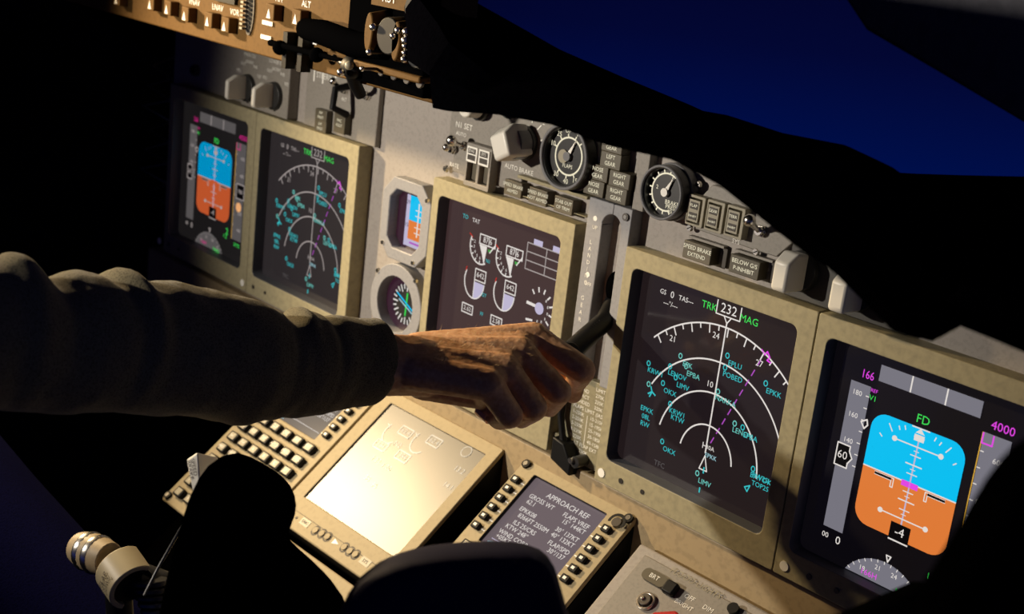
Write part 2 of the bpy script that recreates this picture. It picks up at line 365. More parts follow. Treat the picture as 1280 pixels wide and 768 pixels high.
    if capt: b.cyl(.3455-o, -.110, .0058, h, h+.0004, 'e_peach', 14); b.text('2', .322-o, -.1465, .012, h, 'e_green')
    b.text('29.92', .3455-o, -.158, .0062, h, 'e_green')
    # compass rose segment
    cx, cz = .2805-o, -.1945; n = 24; R0 = .0365
    pts = []
    for i in range(n+1):
        a = math.radians(152-124*i/n); pts.append((cx+R0*1.03*math.cos(a), cz+R0*math.sin(a)))
    b.flat(pts[::-1], h, G)
    for i, a in enumerate(range(38, 150, 9)):
        s, q = math.sin(math.radians(a)), math.cos(math.radians(a))
        b.line([(cx+R0*q*1.03, cz+R0*s), (cx+(R0-.002)*q*1.03, cz+(R0-.002)*s)], .0007, h+.0001, W)
        if i % 3 == 1: b.text(('27', '24', '21', '18', '15')[i//3 % 5], cx+(R0-.0065)*q*1.03, cz+(R0-.0065)*s, .0055, h+.0001, W)
    b.line([(cx-.001, cz+R0+.006), (cx+.003, cz+R0+.006), (cx+.001, cz+R0+.001), (cx-.001, cz+R0+.006)], .001, h+.0002, W)
    b.text('166H', cx-.0125, cz+.0215, .0068, h+.0002, mg); b.text('MAG', cx+.019, cz+.0185, .0068, h+.0002, 'e_green')
    b.text('1.2', .3180-o, -.1530, .007, h, 'e_green')
    return b.build('primary_flight_symbology', t, solid=False)

dn = display('navigation_display', 'right-hand square map display with white range arcs, fully visible beside the landing gear lever', 0, 0, 'glass_nd', -.0025)
nd_page(dn)
dp = display('primary_flight_display', 'right-hand display with bright blue and orange horizon at the right edge of the picture', .203, 0, 'glass_pfd', -.0006)
pfd_page(dp)
dcn = display('navigation_display', 'left-hand map display with white arcs, far from the camera, left of the grey standby column', -.5948, .0084, 'glass_capt', -.0187)
nd_page(dcn, True)
dcp = display('primary_flight_display', 'left-hand display with small blue and orange horizon, farthest display on the left', -.7978, .0084, 'glass_capt_pfd', -.0215)
pfd_page(dcp, True)
de = display('engine_display', 'central engine display with round white gauges, partly hidden behind the hand', -.2656, .0033, 'glass_eicas', .012)
def eicas(t):
    b = MB(); ox, oz = -.2656, .0033; h = HS; W = 'e_white'; R = lambda u, v: rel(u, v, ox, oz); w = .0012
    x, z = R(582, 271); b.text('TO', x, z, .006, h, 'e_cyan'); x, z = R(596, 277); b.text('TAT', x-.001, z, .006, h, W)
    for (u0, v0, ub, vb, k) in ((583, 290, 598, 322, 0), (619, 305, 631, 336, 1)):
        cx, cz = R(ub+4, v0+15); cz -= .003
        b.arc(cx, cz, .0165, .0175, 155, 300, w*1.2, h, W)
        for a in range(165, 300, 26):
            s, q = math.sin(math.radians(a)), math.cos(math.radians(a)); b.line([(cx+.0165*q, cz+.0175*s), (cx+.0135*q, cz+.0145*s)], w, h, W)
            b.text(str((a-100)//26), cx+.0105*q, cz+.0115*s, .0045, h, W)
        b.flat([(cx-.003, cz+.002), (cx+.0085, cz+.002), (cx+.0065, cz-.015)], h, 'e_white'); b.line([(cx-.001, cz+.002), (cx+.006, cz-.015)], w, h, W)
        b.line([(cx-.003, cz+.003), (cx-.003, cz+.0125), (cx+.020, cz+.0125), (cx+.020, cz+.003), (cx-.003, cz+.003)], w, h, W)
        b.text('87.6', cx+.0085, cz+.0078, .0085, h+.0001, W, sx=.9); b.line([(cx+.0105, cz+.003), (cx+.0105, cz+.0125)], w*.7, h, W)
        b.line([(cx+.020, cz+.006), (cx+.013, cz-.003)], w*1.2, h, W); b.text('99', cx+.0125, cz-.0015, .0045, h, 'e_green')
        b.line([(cx-.0185, cz+.0095), (cx-.014, cz+.0065)], w, h, 'e_red')
    for (ub, vb) in ((590, 352), (627, 367)):
        cx, cz = R(ub+3, vb); r = .0165
        b.arc(cx, cz, r*.9, r*1.05, 150, 270, w*1.2, h, W)
        b.flat([(cx+r*.9*math.cos(math.radians(a)), cz+r*1.05*math.sin(math.radians(a))) for a in range(270, 361, 9)]+[(cx, cz)], h, 'e_lav')
        b.arc(cx, cz, r*.9, r*1.05, 270, 360, w, h+.0001, W); b.line([(cx, cz-r), (cx, cz+.013)], w, h, W)
        b.line([(cx, cz+.002), (cx, cz+.0135), (cx+.0155, cz+.0135), (cx+.0155, cz+.002), (cx, cz+.002)], w, h, W); b.text('642', cx+.0078, cz+.0078, .0075, h, W)
        b.line([(cx-r*.86, cz+.008), (cx-r*.80, cz+.012)], w, h, 'e_red')
    for u, v, s_ in ((584, 386, '2.62'), (620, 402, '2.58')):
        x, z = R(u, v); b.line([(x-.008, z-.0045), (x-.008, z+.0045), (x+.008, z+.0045), (x+.008, z-.0045), (x-.008, z-.0045)], w, h, W); b.text(s_, x, z, .0066, h, W)
    for u, v, s_ in ((610, 327, 'N1'), (604, 369, 'EGT'), (602, 393, 'FF')):
        x, z = R(u, v); b.text(s_, x, z, .0052, h, 'e_cyan')
    x0, z0 = R(660, 303); x1 = .1655; z1 = z0-.0255; D = 'e_lav'
    for z in (z0, z0-.0085, z0-.017, z1): b.line([(x0, z), (x1, z)], w*.9, h, 'e_dim')
    for x in (x0, x0+.0265, x1-.0006): b.line([(x, z0), (x, z1)], w*.9, h, 'e_dim')
    b.rect(x0+.008, x0+.020, z0+.0003, z0+.0055, h+.0001, 'e_lav'); b.rect(x0+.034, x0+.045, z0+.0003, z0+.0055, h+.0001, 'e_lav')
    cx, cz = R(674, 386)
    b.cyl(cx, cz, .0058, h, h+.0002, 'e_lav', 20); b.line([(cx-.004, cz+.001), (cx-.017, cz+.0015)], .003, h, W)
    for i, a in enumerate(range(130, -95, -28)):
        s, q = math.sin(math.radians(a)), math.cos(math.radians(a)); b.line([(cx+.014*q, cz+.016*s), (cx+.018*q, cz+.020*s)], w*1.4, h, W)
        if i > 2: b.text('8', cx+.0115*q, cz+.013*s, .004, h, W)
    b.line([(cx-.016, cz-.015), (cx-.008, cz-.014)], w*1.8, h, W)
    return b.build('engine_symbology', t, solid=False)
eicas(de)

# ---------------- standby instruments
def octa(cx, cz, w, hh, c): return [(cx-w+c, cz-hh), (cx+w-c, cz-hh), (cx+w, cz-hh+c), (cx+w, cz+hh-c), (cx+w-c, cz+hh), (cx-w+c, cz+hh), (cx-w, cz+hh-c), (cx-w, cz-hh+c)]
t = thing('standby_flight_display', 'small octagonal standby display with blue and orange horizon above the round standby dial', 'display', FM, -.3210, -.038, 0)
b = MB(); b.ring(octa(0, 0, .040, .0435, .017), octa(-.001, 0, .0265, .031, .010), SURF, -.004, 'gear_grey'); b.build('bezel', t, bevel=.0012)
b = MB(); b.box(-.028, .027, -.032, .032, SURF, -.0165, 'glass_isfd'); b.build('screen', t)
b = MB(); h = -.0163
b.rect(-.014, .022, -.028, .026, h, 'e_lav'); b.rect(-.008, .022, .0, .026, h+.0002, 'e_sky'); b.rect(-.008, .022, -.020, .0, h+.0002, 'e_orange')
for k in (-2, -1, 1, 2): b.rect(.002, .013, k*.006-.0005, k*.006+.0005, h+.0003, 'e_white')
b.rect(.006, .008, -.016, .020, h+.0003, 'e_white'); b.rect(-.004, .018, -.0245, -.0225, h+.0003, 'e_purple'); b.text('29', -.011, .018, .006, h+.0003, 'e_black'); b.text('10', -.011, -.006, .006, h+.0003, 'e_black')
b.build('horizon_symbology', t, solid=False)
for x, y in ((-.033, -.030), (.020, -.0385), (.033, .030)): screw(t, x, y, -.004, .003)
t = thing('standby_compass_dial', 'round standby dial with green and white card, half hidden behind the sleeve cuff', 'gauge', FM, -.3240, -.128, 0)
b = MB(); b.ring([(.041*math.cos(math.radians(22.5+45*k/5))*1.06, .041*math.sin(math.radians(22.5+45*k/5))*1.06) for k in range(40)], circ(-.001, 0, .030, 40), SURF, -.004, 'gear_grey'); b.build('bezel', t, bevel=.001)
b = MB(); b.cyl(0, 0, .031, SURF, -.0168, 'glass_isfd', 32); b.build('dial_glass', t)
b = MB(); h = -.0160; b.cyl(.004, 0, .0215, h-.0006, h, 'gauge_black', 32)
for k in range(24):
    a = math.radians(15*k); b.line([(.004+.0215*math.cos(a), .0215*math.sin(a)), (.004+(.017 if k % 2 else .0145)*math.cos(a), (.017 if k % 2 else .0145)*math.sin(a))], .0016, h+.0003, 'e_white')
b.line([(-.012, .009), (.020, -.006)], .0018, h+.0005, 'e_sky'); b.line([(-.008, .003), (.022, -.010)], .0015, h+.0005, 'e_ice'); b.line([(.004, -.012), (.005, .012)], .0022, h+.0004, 'e_green'); b.build('compass_card', t, solid=False)
for x, y in ((-.034, .028), (.030, .034)): screw(t, x, y, -.004, .003)

# ---------------- controls on the upper strip
def knob_body(b, cx, cy, h0, h1, ang, w=.006, L=.0175, m='knob_white'):
    # blade-shaped selector grip: narrow front, pointed top when seen from the side
    c, s = math.cos(ang), math.sin(ang); H = h1-h0
    prof = [(-L*.85, 0), (-L*.85, H*.90), (-L*.75, H), (L*.55, H), (L, H*.55), (L*.92, 0)]
    vs = []
    for sx in (-1, 1):
        for y, h in prof: x = sx*w*(1 if h < H*.8 else .88); vs.append((cx+x*c-y*s, cy+x*s+y*c, h0+h))
    n = len(prof); b.add(vs, [list(range(n))[::-1], list(range(n, 2*n))]+[[i, (i+1) % n, n+(i+1) % n, n+i] for i in range(n)], m)
def selector(parent, u, v, hs, prot, ang, w=.0062, L=.0175, white=True, name='rotary_knob', label=None):
    x, y = at(FM, u, v, hs+prot*.8); q = parent.matrix_world.translation; x -= q.x; y -= q.z
    b = MB(); b.cyl(x, y, .0165, hs, hs+.005, 'gauge_black', 32, r1=.0155); sk = b.build(name, parent, bevel=.0005, label=label)
    b = MB(); knob_body(b, x, y, hs+.004, hs+prot, ang, w, L); b.build('knob_grip', sk, bevel=.0022, seg=3)
    return x, y
# capt selector plate
t = thing('selector_panel', 'dim display selector panel with two pale knobs at the far left, above the left displays', 'control panel', FM, 0, 0, 0)
b = MB(); b.box(-.648, -.549, .026, .118, SURF, -.004, 'plate_grey'); b.build('plate', t, bevel=.001)
for (u, v), s_ in zip(((288, 110), (321, 120)), ('MAIN', 'LOWER')):
    x, y = selector(t, u, v, -.004, .030, 0, .0036, .0155)
    b = MB()
    for i in range(5):
        a = math.radians(150-30*i); b.text(('PFD', 'OUT', 'NORM', 'INB', 'ND')[i], x+.026*math.cos(a), y+.004+.026*math.sin(a), .0055, -.0036, 'paint_white')
    b.text(s_+' DU', x, y+.038, .006, -.0036, 'paint_white'); b.build('lettering', t, solid=False)
# capt autoflight plate
t = thing('annunciator_panel', 'grey annunciator panel with two toggle switches just below the glareshield, left of centre', 'control panel', FM, 0, 0, 0)
x0, x1, z0, z1 = -.525, -.391, .0255, .118; HF = -.011
b = MB(); b.box(x0, x1, z0, z1, SURF, HF, 'plate_grey'); b.build('plate', t, bevel=.001)
def toggle(parent, u, v, hs, d=(.006, .010), ln=.022, r=.0035, name='toggle_switch'):
    x, y = at(FM, u, v, hs+.012); q = parent.matrix_world.translation; x -= q.x; y -= q.z
    b = MB(); b.cyl(x, y, .0052, hs, hs+.003, 'metal', 6); b.cyl(x, y, .0038, hs+.003, hs+.006, 'metal', 16)
    tg = b.build(name, parent, bevel=.0004); b = MB(); b.tube([(x, y, hs+.004), (x+d[0]*.6, y+d[1]*.6, hs+ln*.7), (x+d[0], y+d[1], hs+ln)], [.0018, .0028, r], 'metal', 12)
    b.ball((x+d[0], y+d[1], hs+ln), r*1.15, 'metal', 8); b.build('lever', tg)
    return x, y
toggle(t, 421, 112, HF); toggle(t, 449, 120, HF)
b = MB(); b.tube([(-.4415, .083, HF), (-.4415, .079, HF+.02), (-.4385, .060, HF+.024), (-.436, .052, HF+.006)], .004, 'black', 12); b.build('guard', t)
def anbtn(parent, u, v, w, hh, hs, prot, lines, txt='lit_text', name='annunciator_light', side='button_dark', size=.0045):
    x, y = at(FM, u, v, hs+prot); q = parent.matrix_world.translation; x -= q.x; y -= q.z
    b = MB(); b.box(x-w/2, x+w/2, y-hh/2, y+hh/2, hs, hs+prot, side); o = b.build(name, parent, bevel=.0006)
    b = MB()
    for k, s_ in enumerate(lines): b.text(s_, x, y+(len(lines)-1)*.5*size*1.15-k*size*1.15, size, hs+prot+.0002, txt)
    b.build('legend', o, solid=False); return x, y
anbtn(t, 401, 144, .022, .0125, HF, .008, ['A/P', 'P/RST'], 'lit_text'); anbtn(t, 400, 158, .022, .0125, HF, .008, ['A/T', 'P/RST'], 'lit_text'); anbtn(t, 424, 154, .020, .022, HF, .009, ['FMC', 'P/RST'], 'lit_text')
b = MB(); b.text('NOSE WHEEL', -.487, .094, .009, HF+.0003, 'paint_white'); b.text('STEERING', -.487, .084, .009, HF+.0003, 'paint_white')
for x in (-.512, -.495, -.472): b.rect(x, x+.0022, .076, .100, HF+.0004, 'paint_white')
b.text('ALT', -.452, .066, .0055, HF+.0003, 'paint_white'); b.build('lettering', t, solid=False)

# centre selector panel
t = thing('selector_panel', 'grey centre selector panel with one large white knob, directly above the central engine display', 'control panel', FM, 0, 0, 0)
HF = -.012
poly = [(-.264, .0275), (-.264, .046), (-.274, .052), (-.274, .122), (-.105, .122), (-.105, .046), (-.163, .046), (-.163, .0275)]
b = MB(); b.prism(poly, SURF, HF, 'plate_grey'); b.build('plate', t, bevel=.0009)
x, y = selector(t, 630, 180, HF, .034, math.radians(28), .0120, .0165)
b = MB(); b.cyl(x, y, .015, HF+.004, HF+.018, 'ring_grey', 28, r1=.0145); b.build('knob_collar', t)
b = MB()
for a, L in ((75, .031), (48, .030), (18, .030), (-8, .030)):
    c, s = math.cos(math.radians(a)), math.sin(math.radians(a)); b.line([(x+.021*c, y+.021*s), (x+.027*c, y+.027*s)], .0012, HF+.0003, 'paint_white')
    b.text(str(1+a//40 if a > 0 else 3), x+(L+.0015)*c, y+(L+.0015)*s, .007, HF+.0003, 'paint_white')
xx, yy = at(FM, 577, 157, HF); b.text('N1 SET', xx+.004, yy, .0082, HF+.0003, 'paint_white'); b.text('AUTO', xx+.001, yy-.0085, .0055, HF+.0003, 'paint_white')
xx, yy = at(FM, 645, 213, HF); b.text('AUTO BRAKE', xx+.004, yy+.0015, .0066, HF+.0003, 'paint_white')
xx, yy = at(FM, 568, 207, HF); b.text('RATE', xx, yy, .006, HF+.0003, 'paint_white')
b.build('lettering', t, solid=False)
xx, yy = at(FM, 586, 146, HF+.018)
b = MB(); b.cyl(xx-.003, yy+.0085, .0130, HF, HF+.006, 'gauge_black', 28); b.cyl(xx-.003, yy+.0085, .0105, HF+.006, HF+.022, 'knob_white', 28, r1=.0095); b.build('rotary_knob', t, bevel=.0012, label='white knob tucked under the glareshield edge')
b = MB(); b.cyl(-.188, .112, .018, HF, HF+.004, 'gauge_black', 32); b.line([(-.188, .112), (-.180, .099)], .0012, HF+.0043, 'paint_white'); b.text('8', -.193, .103, .006, HF+.0043, 'paint_white'); b.build('selector_dial', t)
toggle(t, 571, 183, HF, (.001, .006), .020, .005)
toggle(t, 556, 187, HF, (.0, .002), .010, .0035, 'small_toggle')
sx, sy = at(FM, 557, 211, HF); screw(t, sx, sy, HF, .0038)
# double rocker block
xx, yy = at(FM, 599, 207, HF+.008)
b = MB(); b.ring(rrect(xx-.0185, xx+.0185, yy-.0225, yy+.0195, .0015), rrect(xx-.0155, xx+.0155, yy-.0175, yy+.0005, .001), HF, HF+.010, 'plate_grey'); b.box(xx-.002, xx+.002, yy-.018, yy+.001, HF, HF+.0095, 'plate_grey')
sw = b.build('switch_block', t, bevel=.0007)
for s in (-1, 1):
    b = MB(); cx = xx+s*.0088; b.box(cx-.0075, cx+.0075, yy+.0015, yy+.0165, HF+.009, HF+.0112, 'paint_white'); b.box(cx-.0055, cx+.0055, yy+.0035, yy+.0085, HF+.0112, HF+.0116, 'paint_dark'); b.box(cx-.0055, cx+.0055, yy+.0098, yy+.0148, HF+.0112, HF+.0116, 'paint_dark'); b.text('SYS' if s > 0 else 'ENG', cx, yy+.0125, .0042, HF+.0118, 'paint_white'); b.build('legend_tile', sw)
    b = MB(); b.box(cx-.0055, cx+.0055, yy-.0165, yy-.0005, SURF+.001, HF+.004, 'button_dark'); b.build('push_key', sw)
# warning ledge with three buttons
t = thing('caution_light_strip', 'ledge with three square lit buttons right above the central engine display', 'light strip', FM, 0, 0, 0)
b = MB(); b.box(-.163, -.070, .0265, .0275, SURF, HF+.004, 'plate_khaki'); b.box(-.163, -.070, .0430, .0460, SURF, HF+.006, 'bezel'); b.build('ledge', t, bevel=.0007)
for (u, v), s_ in zip(((641, 236), (672, 246), (704, 257)), (['SPEED BRAKE', 'ARMED'], ['SPEED BRAKE', 'NOT ARMED'], ['STAB OUT', 'OF TRIM'])): anbtn(t, u, v, .0240, .0145, SURF, .012, s_, 'lit_text', size=.0046, name='push_light')
# gauges
def gauge(u, v, r, hp, label, kind):
    x, y = at(FM, u, v, hp); t = thing('round_gauge', label, 'gauge', FM, x, y, 0)
    b = MB(); b.ring(circ(0, 0, r*1.06, 48), circ(0, 0, r*.97, 48), SURF, SURF+.010, 'ring_grey'); b.build('mounting_flange', t, bevel=.001)
    b = MB(); b.ring(circ(0, 0, r, 48), circ(0, 0, r*.86, 48), SURF, hp-.002, 'gauge_black'); b.build('case', t, bevel=.0008)
    b = MB(); b.ring(circ(0, 0, r*1.0, 48), circ(0, 0, r*.90, 48), hp-.003, hp, 'ring_grey'); b.build('bezel_ring', t, bevel=.0008)
    h = hp-.008; b = MB(); b.cyl(0, 0, r*.9, SURF, h, 'gauge_black', 40); b.build('dial_face', t)
    b = MB(); h += .0003
    if kind == 1:
        b.arc(0, 0, r*.56, r*.56, 0, 360, .0016, h, 'lit_text')
        for k, (a, s_) in enumerate(((100, 'UP'), (70, '1'), (45, '2'), (130, '25'), (160, '10'), (235, '30'), (270, '40'), (300, '15'))):
            c, s = math.cos(math.radians(a)), math.sin(math.radians(a)); b.line([(r*.56*c, r*.56*s), (r*.66*c, r*.66*s)], .0013, h, 'lit_text'); b.text(s_, r*.76*c, r*.76*s, .0065, h, 'lit_text')
        b.text('FLAPS', 0, -r*.3, .005, h, 'lit_text')
    else:
        b.arc(0, 0, r*.68, r*.68, 60, 290, .0014, h, 'lit_text')
        for a in range(60, 291, 23):
            c, s = math.cos(math.radians(a)), math.sin(math.radians(a)); b.line([(r*.68*c, r*.68*s), (r*.80*c, r*.80*s)], .0012, h, 'lit_text')
        b.text('BRAKE', r*.34, -r*.34, .0052, h, 'lit_text'); b.text('PRESS', r*.34, -r*.50, .0052, h, 'lit_text'); b.text('PSI', r*.30, -r*.66, .004, h, 'lit_text'); b.text('3', r*.2, r*.55, .006, h, 'lit_text'); b.text('2', -r*.45, r*.1, .005, h, 'lit_text')
    b.build('dial_marks', t, solid=False)
    b = MB(); a = math.radians(62); c, s = math.cos(a), math.sin(a); q = r*(.62 if kind == 1 else .66)
    n = (-s, c)
    b.prism([(-n[0]*.0022-.0*c, -n[1]*.0022), (q*c, q*s), (n[0]*.0022, n[1]*.0022)], h+.0008, h+.0018, 'paint_white'); b.cyl(0, 0, .0042 if kind == 1 else .0036, h, h+.003, 'ring_grey' if kind == 1 else 'paint_white', 20)
    if kind == 1: b.cyl(-.006, -.001, .0062, h, h+.0012, 'key_tan', 20)
    b.build('needle', t)
    return t
gauge(703, 196, .0300, .006, 'larger round black flap gauge with white ring, above the landing gear lever', 1)
gauge(825, 241, .0232, .004, 'smaller round black brake pressure gauge right of the gear lights', 2)
# gear lights
t = thing('gear_light_block', 'block of six square brown indicator lights right of the larger round gauge', 'indicator lights', FM, 0, 0, 0)
b = MB(); b.box(-.071, -.014, .047, .120, SURF, SURF+.003, 'plate_grey'); b.box(-.018, -.005, .047, .122, SURF, SURF+.010, 'plate_grey'); b.build('plate', t, bevel=.0008)
for (u, v), s_ in (((765, 181), ['LEFT', 'GEAR']), ((763, 201), ['LEFT', 'GEAR']), ((747, 216), ['NOSE', 'GEAR']), ((774, 225), ['RIGHT', 'GEAR']), ((742, 235), ['NOSE', 'GEAR']), ((770, 244), ['RIGHT', 'GEAR'])):
    anbtn(t, u, v, .0245, .0140, SURF+.003, .0125, s_, 'lit_text', size=.0052, name='gear_light')
b = MB(); b.box(-.0085, -.0055, .108, .122, SURF+.010, SURF+.012, 'paint_dark'); b.build('side_label', t)

# ---------------- landing gear lever unit
t = thing('gear_control_panel', 'narrow grey landing gear panel with tall black slot beside the right map display', 'control panel', FM, 0, 0, 0)
HG = -.0035
b = MB(); sl = []
n = 10; xc, w_, zt, zb = -.0345, .0115, .038, -.150
for i in range(n+1): a = math.pi*i/n; sl.append((xc+w_*math.cos(a), zt-w_+w_*math.sin(a)))
for i in range(n+1): a = math.pi+math.pi*i/n; sl.append((xc+w_*math.cos(a), zb+w_+w_*math.sin(a)))
out = []
x0, x1, z0, z1 = -.0645, -.0125, -.117, .0475
for (x, z) in sl:
    dx, dz = x-xc, z-(zt+zb)/2
    s = min((x1-xc)/dx if dx > 1e-6 else ((x0-xc)/dx if dx < -1e-6 else 9e9), (z1-(zt+zb)/2)/dz if dz > 0 else (z0-(zt+zb)/2)/dz)
    out.append((xc+dx*s, (zt+zb)/2+dz*s))
zb = -.108; sl = [(x, max(z, -.108)) for x, z in sl]
# ring by four side pieces keeps the corners square
b.prism([(x0, z0), (xc-w_, z0), (xc-w_, zt-w_)]+[(x, z) for x, z in [(xc+w_*math.cos(math.radians(a)), zt-w_+w_*math.sin(math.radians(a))) for a in range(180, 89, -10)]]+[(xc, z1), (x0, z1)], SURF, HG, 'gear_grey')
b.prism([(x1, z0), (x1, z1), (xc, z1)]+[(xc+w_*math.cos(math.radians(a)), zt-w_+w_*math.sin(math.radians(a))) for a in range(90, -1, -10)]+[(xc+w_, z0)], SURF, HG, 'gear_grey')
b.build('plate', t, bevel=.0008)
b = MB(); b.box(xc-w_-.001, xc+w_+.001, z0, zt, SURF-.040, SURF-.032, 'black'); b.box(xc-w_-.003, xc-w_, z0, zt, SURF-.035, SURF, 'dull_black'); b.box(xc+w_, xc+w_+.003, z0, zt, SURF-.035, SURF, 'dull_black'); b.build('slot_well', t)
b = MB(); b.tube([(xc+.0045, .024, SURF-.012), (xc+.0015, .006, SURF-.006), (xc+.0015, -.018, SURF-.006)], .0013, 'metal', 8); b.build('slot_spring', t)
b = MB(); b.cyl(-.0185, .040, .0034, HG, HG+.0018, 'dark_metal', 18); b.cyl(-.0185, .040, .0018, HG+.0018, HG+.0022, 'metal', 12); b.build('screw', t)
b = MB(); h = HG+.0003
for z in (.030, -.0215, -.083): b.cyl(-.0545, z, .0024, HG, h, 'paint_white', 14)
for k, c_ in enumerate('LANDING'): b.text(c_, -.0560, .008-.0062*k, .0052, h, 'paint_white')
for k, c_ in enumerate('GEAR'): b.text(c_, -.0570, -.044-.0068*k, .0056, h, 'paint_white')
b.text('UP', -.0535, .022, .005, h, 'paint_white'); b.text('OFF', -.0530, -.030, .005, h, 'paint_white'); b.text('DN', -.0535, -.092, .005, h, 'paint_white'); b.build('lettering', t, solid=False)
t2 = thing('landing_gear_lever', 'black ribbed landing gear lever gripped by the hand', 'lever', FM, 0, 0, 0)
b = MB(); P0 = Vector((xc+.004, -.020, SURF-.020)); 
b.box(xc-.0095, xc+.0095, -.052, -.020, SURF-.030, SURF-.004, 'black'); b.ball((xc+.002, -.028, SURF+.002), .0075, 'dull_black', 10, (1, 1.9, 1)); b.build('lever_root', t2, bevel=.003)
LA = Vector((-.0265, -.056, -.004)); LB = Vector((.002, -.070, .070))
b = MB(); b.tube([Vector((xc, -.038, SURF-.004)), LA, LA.lerp(LB, .5), LB], [.0075, .0088, .0092, .0092], 'black', 20); b.build('lever_arm', t2)
b = MB()
for k in range(9):
    p = LA.lerp(LB, .20+.055*k); b.tube([p+Vector((.0035, .0075, .0040)), p+Vector((.0080, .0035, .0045))], .0007, 'ring_grey', 6)
b.build('grip_rib', t2)
b = MB(); d_ = Vector((.8, -.1, .2)).normalized(); b.tube([LB-d_*.004, LB+d_*.004], .0125, 'black', 24); b.build('wheel_knob', t2, bevel=.003)
# placard below
t = thing('limits_placard', 'khaki placard covered in small white lines of text below the hand', 'placard', FM, 0, 0, 0)
b = MB(); b.box(-.0655, -.0125, -.200, -.1175, SURF, -.010, 'plate_khaki'); b.build('plate', t, bevel=.0008)
b = MB(); h = -.0097
rows = [('GEAR', 'LIMIT'), ('EXTEND', '270K'), ('RETRACT', '235K'), ('EXTENDED', '320K'), ('FLAPS LIMIT (IAS)', ''), ('1-250K', '10-210K'), ('2-250K', '15-195K'), ('5-250K', '25-190K'), ('8-230K', '30-185K'), ('9-220K', '40-158K'), ('ALT FLAP EXT', ''), ('230K', '')]
for k, (a_, c_) in enumerate(rows):
    z = -.124-.0058*k
    if c_: b.text(a_, -.0490, z, .0050, h, 'paint_white'); b.text(c_, -.0255, z, .0050, h, 'paint_white')
    else: b.text(a_, -.0370, z, .0052, h, 'paint_white')
b.line([(-.0375, -.152), (-.0375, -.181)], .0006, h, 'paint_white'); b.build('lettering', t, solid=False)
b = MB(); b.box(-.0735, -.0655, -.200, -.180, SURF, -.006, 'plate_khaki'); b.text('EXT', -.0700, -.186, .004, -.0057, 'paint_white'); b.build('side_tab', t)
t = thing('override_latch', 'black hinged latch with a round pin at the foot of the khaki placard', 'latch', FM, 0, 0, 0)
xa, za = at(FM, 700, 572, .004); xb, zb_ = at(FM, 693, 520, .004)
b = MB(); b.tube([(xb, zb_+.02, -.004), (xb, zb_, -.004), (xa-.004, za+.012, -.002)], .0032, 'black', 10); b.build('latch_rod', t)
b = MB(); b.prism([(xa-.013, za-.006), (xa-.013, za+.016), (xa+.002, za+.014), (xa+.014, za-.002), (xa+.014, za-.014)], -.011, .004, 'black'); b.build('latch_body', t, bevel=.0015)
xd, zd = at(FM, 716, 579, .006); b = MB(); b.cyl(xd, zd, .0055, -.011, .004, 'gauge_black', 18); b.cyl(xd-.003, zd+.001, .0028, .004, .007, 'metal', 14); b.build('pin', t)

# ---------------- F/O side warning panel
t = thing('warning_test_panel', 'small grey panel with three guarded square switches right of the smaller gauge', 'control panel', FM, 0, 0, 0)
HF = -.012
b = MB(); b.prism([(.051, .046), (.051, .072), (.062, .086), (.150, .086), (.150, .060), (.136, .044), (.112, .044)], SURF, HF, 'plate_grey'); b.build('plate', t, bevel=.0009)
for (u, v), s_ in zip(((869, 264), (893, 271), (918, 278)), (['FLAP', 'INHIBIT'], ['GEAR', 'INHIBIT'], ['TERR', 'INHIBIT'])):
    x, y = at(FM, u, v, HF+.008)
    b = MB(); b.ring(rrect(x-.0092, x+.0092, y-.0128, y+.0128, .001), rrect(x-.0078, x+.0060, y-.0108, y+.0104, .0008), HF, HF+.008, 'key_tan'); sg = b.build('guarded_switch', t, bevel=.0005)
    b = MB(); b.box(x-.0066, x+.0045, y-.009, y+.009, HF, HF+.009, 'key_tan'); b.box(x-.0050, x+.0030, y+.0015, y+.0072, HF+.009, HF+.0094, 'paint_dark'); b.box(x-.0050, x+.0030, y-.0072, y-.0015, HF+.009, HF+.0094, 'paint_dark'); b.text(s_[0], x-.001, y+.0044, .0035, HF+.0097, 'lit_text'); b.text(s_[1], x-.001, y-.0044, .0025, HF+.0097, 'lit_text'); b.build('switch_cap', sg)
toggle(t, 941, 290, HF, (.001, .010), .020, .0045)
for u, v in ((873, 231), (862, 285), (945, 315)): x, y = at(FM, u, v, HF); screw(t, x, y, HF, .0032)
x, y = at(FM, 920, 303, HF); b = MB(); b.text('SYS', x, y+.0005, .0052, HF+.0003, 'paint_white'); b.build('lettering', t, solid=False)
for (u, v), s_, lb in (((871, 316), ['SPEED BRAKE', 'EXTEND'], 'dark oblong warning light with white text directly under the three guarded switches'), ((930, 334), ['BELOW G/S', 'P-INHIBIT'], 'dark oblong warning light lower right, next to the white knobs')):
    tt = thing('warning_light', lb, 'warning light', FM, 0, 0, 0)
    anbtn(tt, u, v, .030, .0150, SURF, .012, s_, 'lit_text', size=.0050, name='lamp_cap')
    x, y = at(FM, u, v, SURF+.012); b = MB(); b.box(x-.016, x+.022, y+.0085, y+.0105, SURF, SURF+.006, 'plate_grey'); b.box(x+.0195, x+.024, y-.008, y+.0085, SURF, SURF+.003, 'paint_dark'); b.build('holder', tt)
t = thing('selector_panel', 'selector panel toned dark for hood shade, with two cream wedge knobs at the right, under the glareshield', 'control panel', FM, 0, 0, 0)
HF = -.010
b = MB(); b.box(.150, .262, .0175, .082, SURF, HF, 'plate_hood_shade'); b.build('plate', t, bevel=.001)
for u, v in ((980, 342), (1052, 367)):
    x, y = selector(t, u, v, HF, .028, 0, .0078, .0165)
    b = MB(); b.line([(x, y+.018), (x, y+.024)], .0015, HF+.0003, 'paint_white'); b.text('NORM', x, y+.028, .0055, HF+.0003, 'paint_white'); b.build('lettering', t, solid=False)

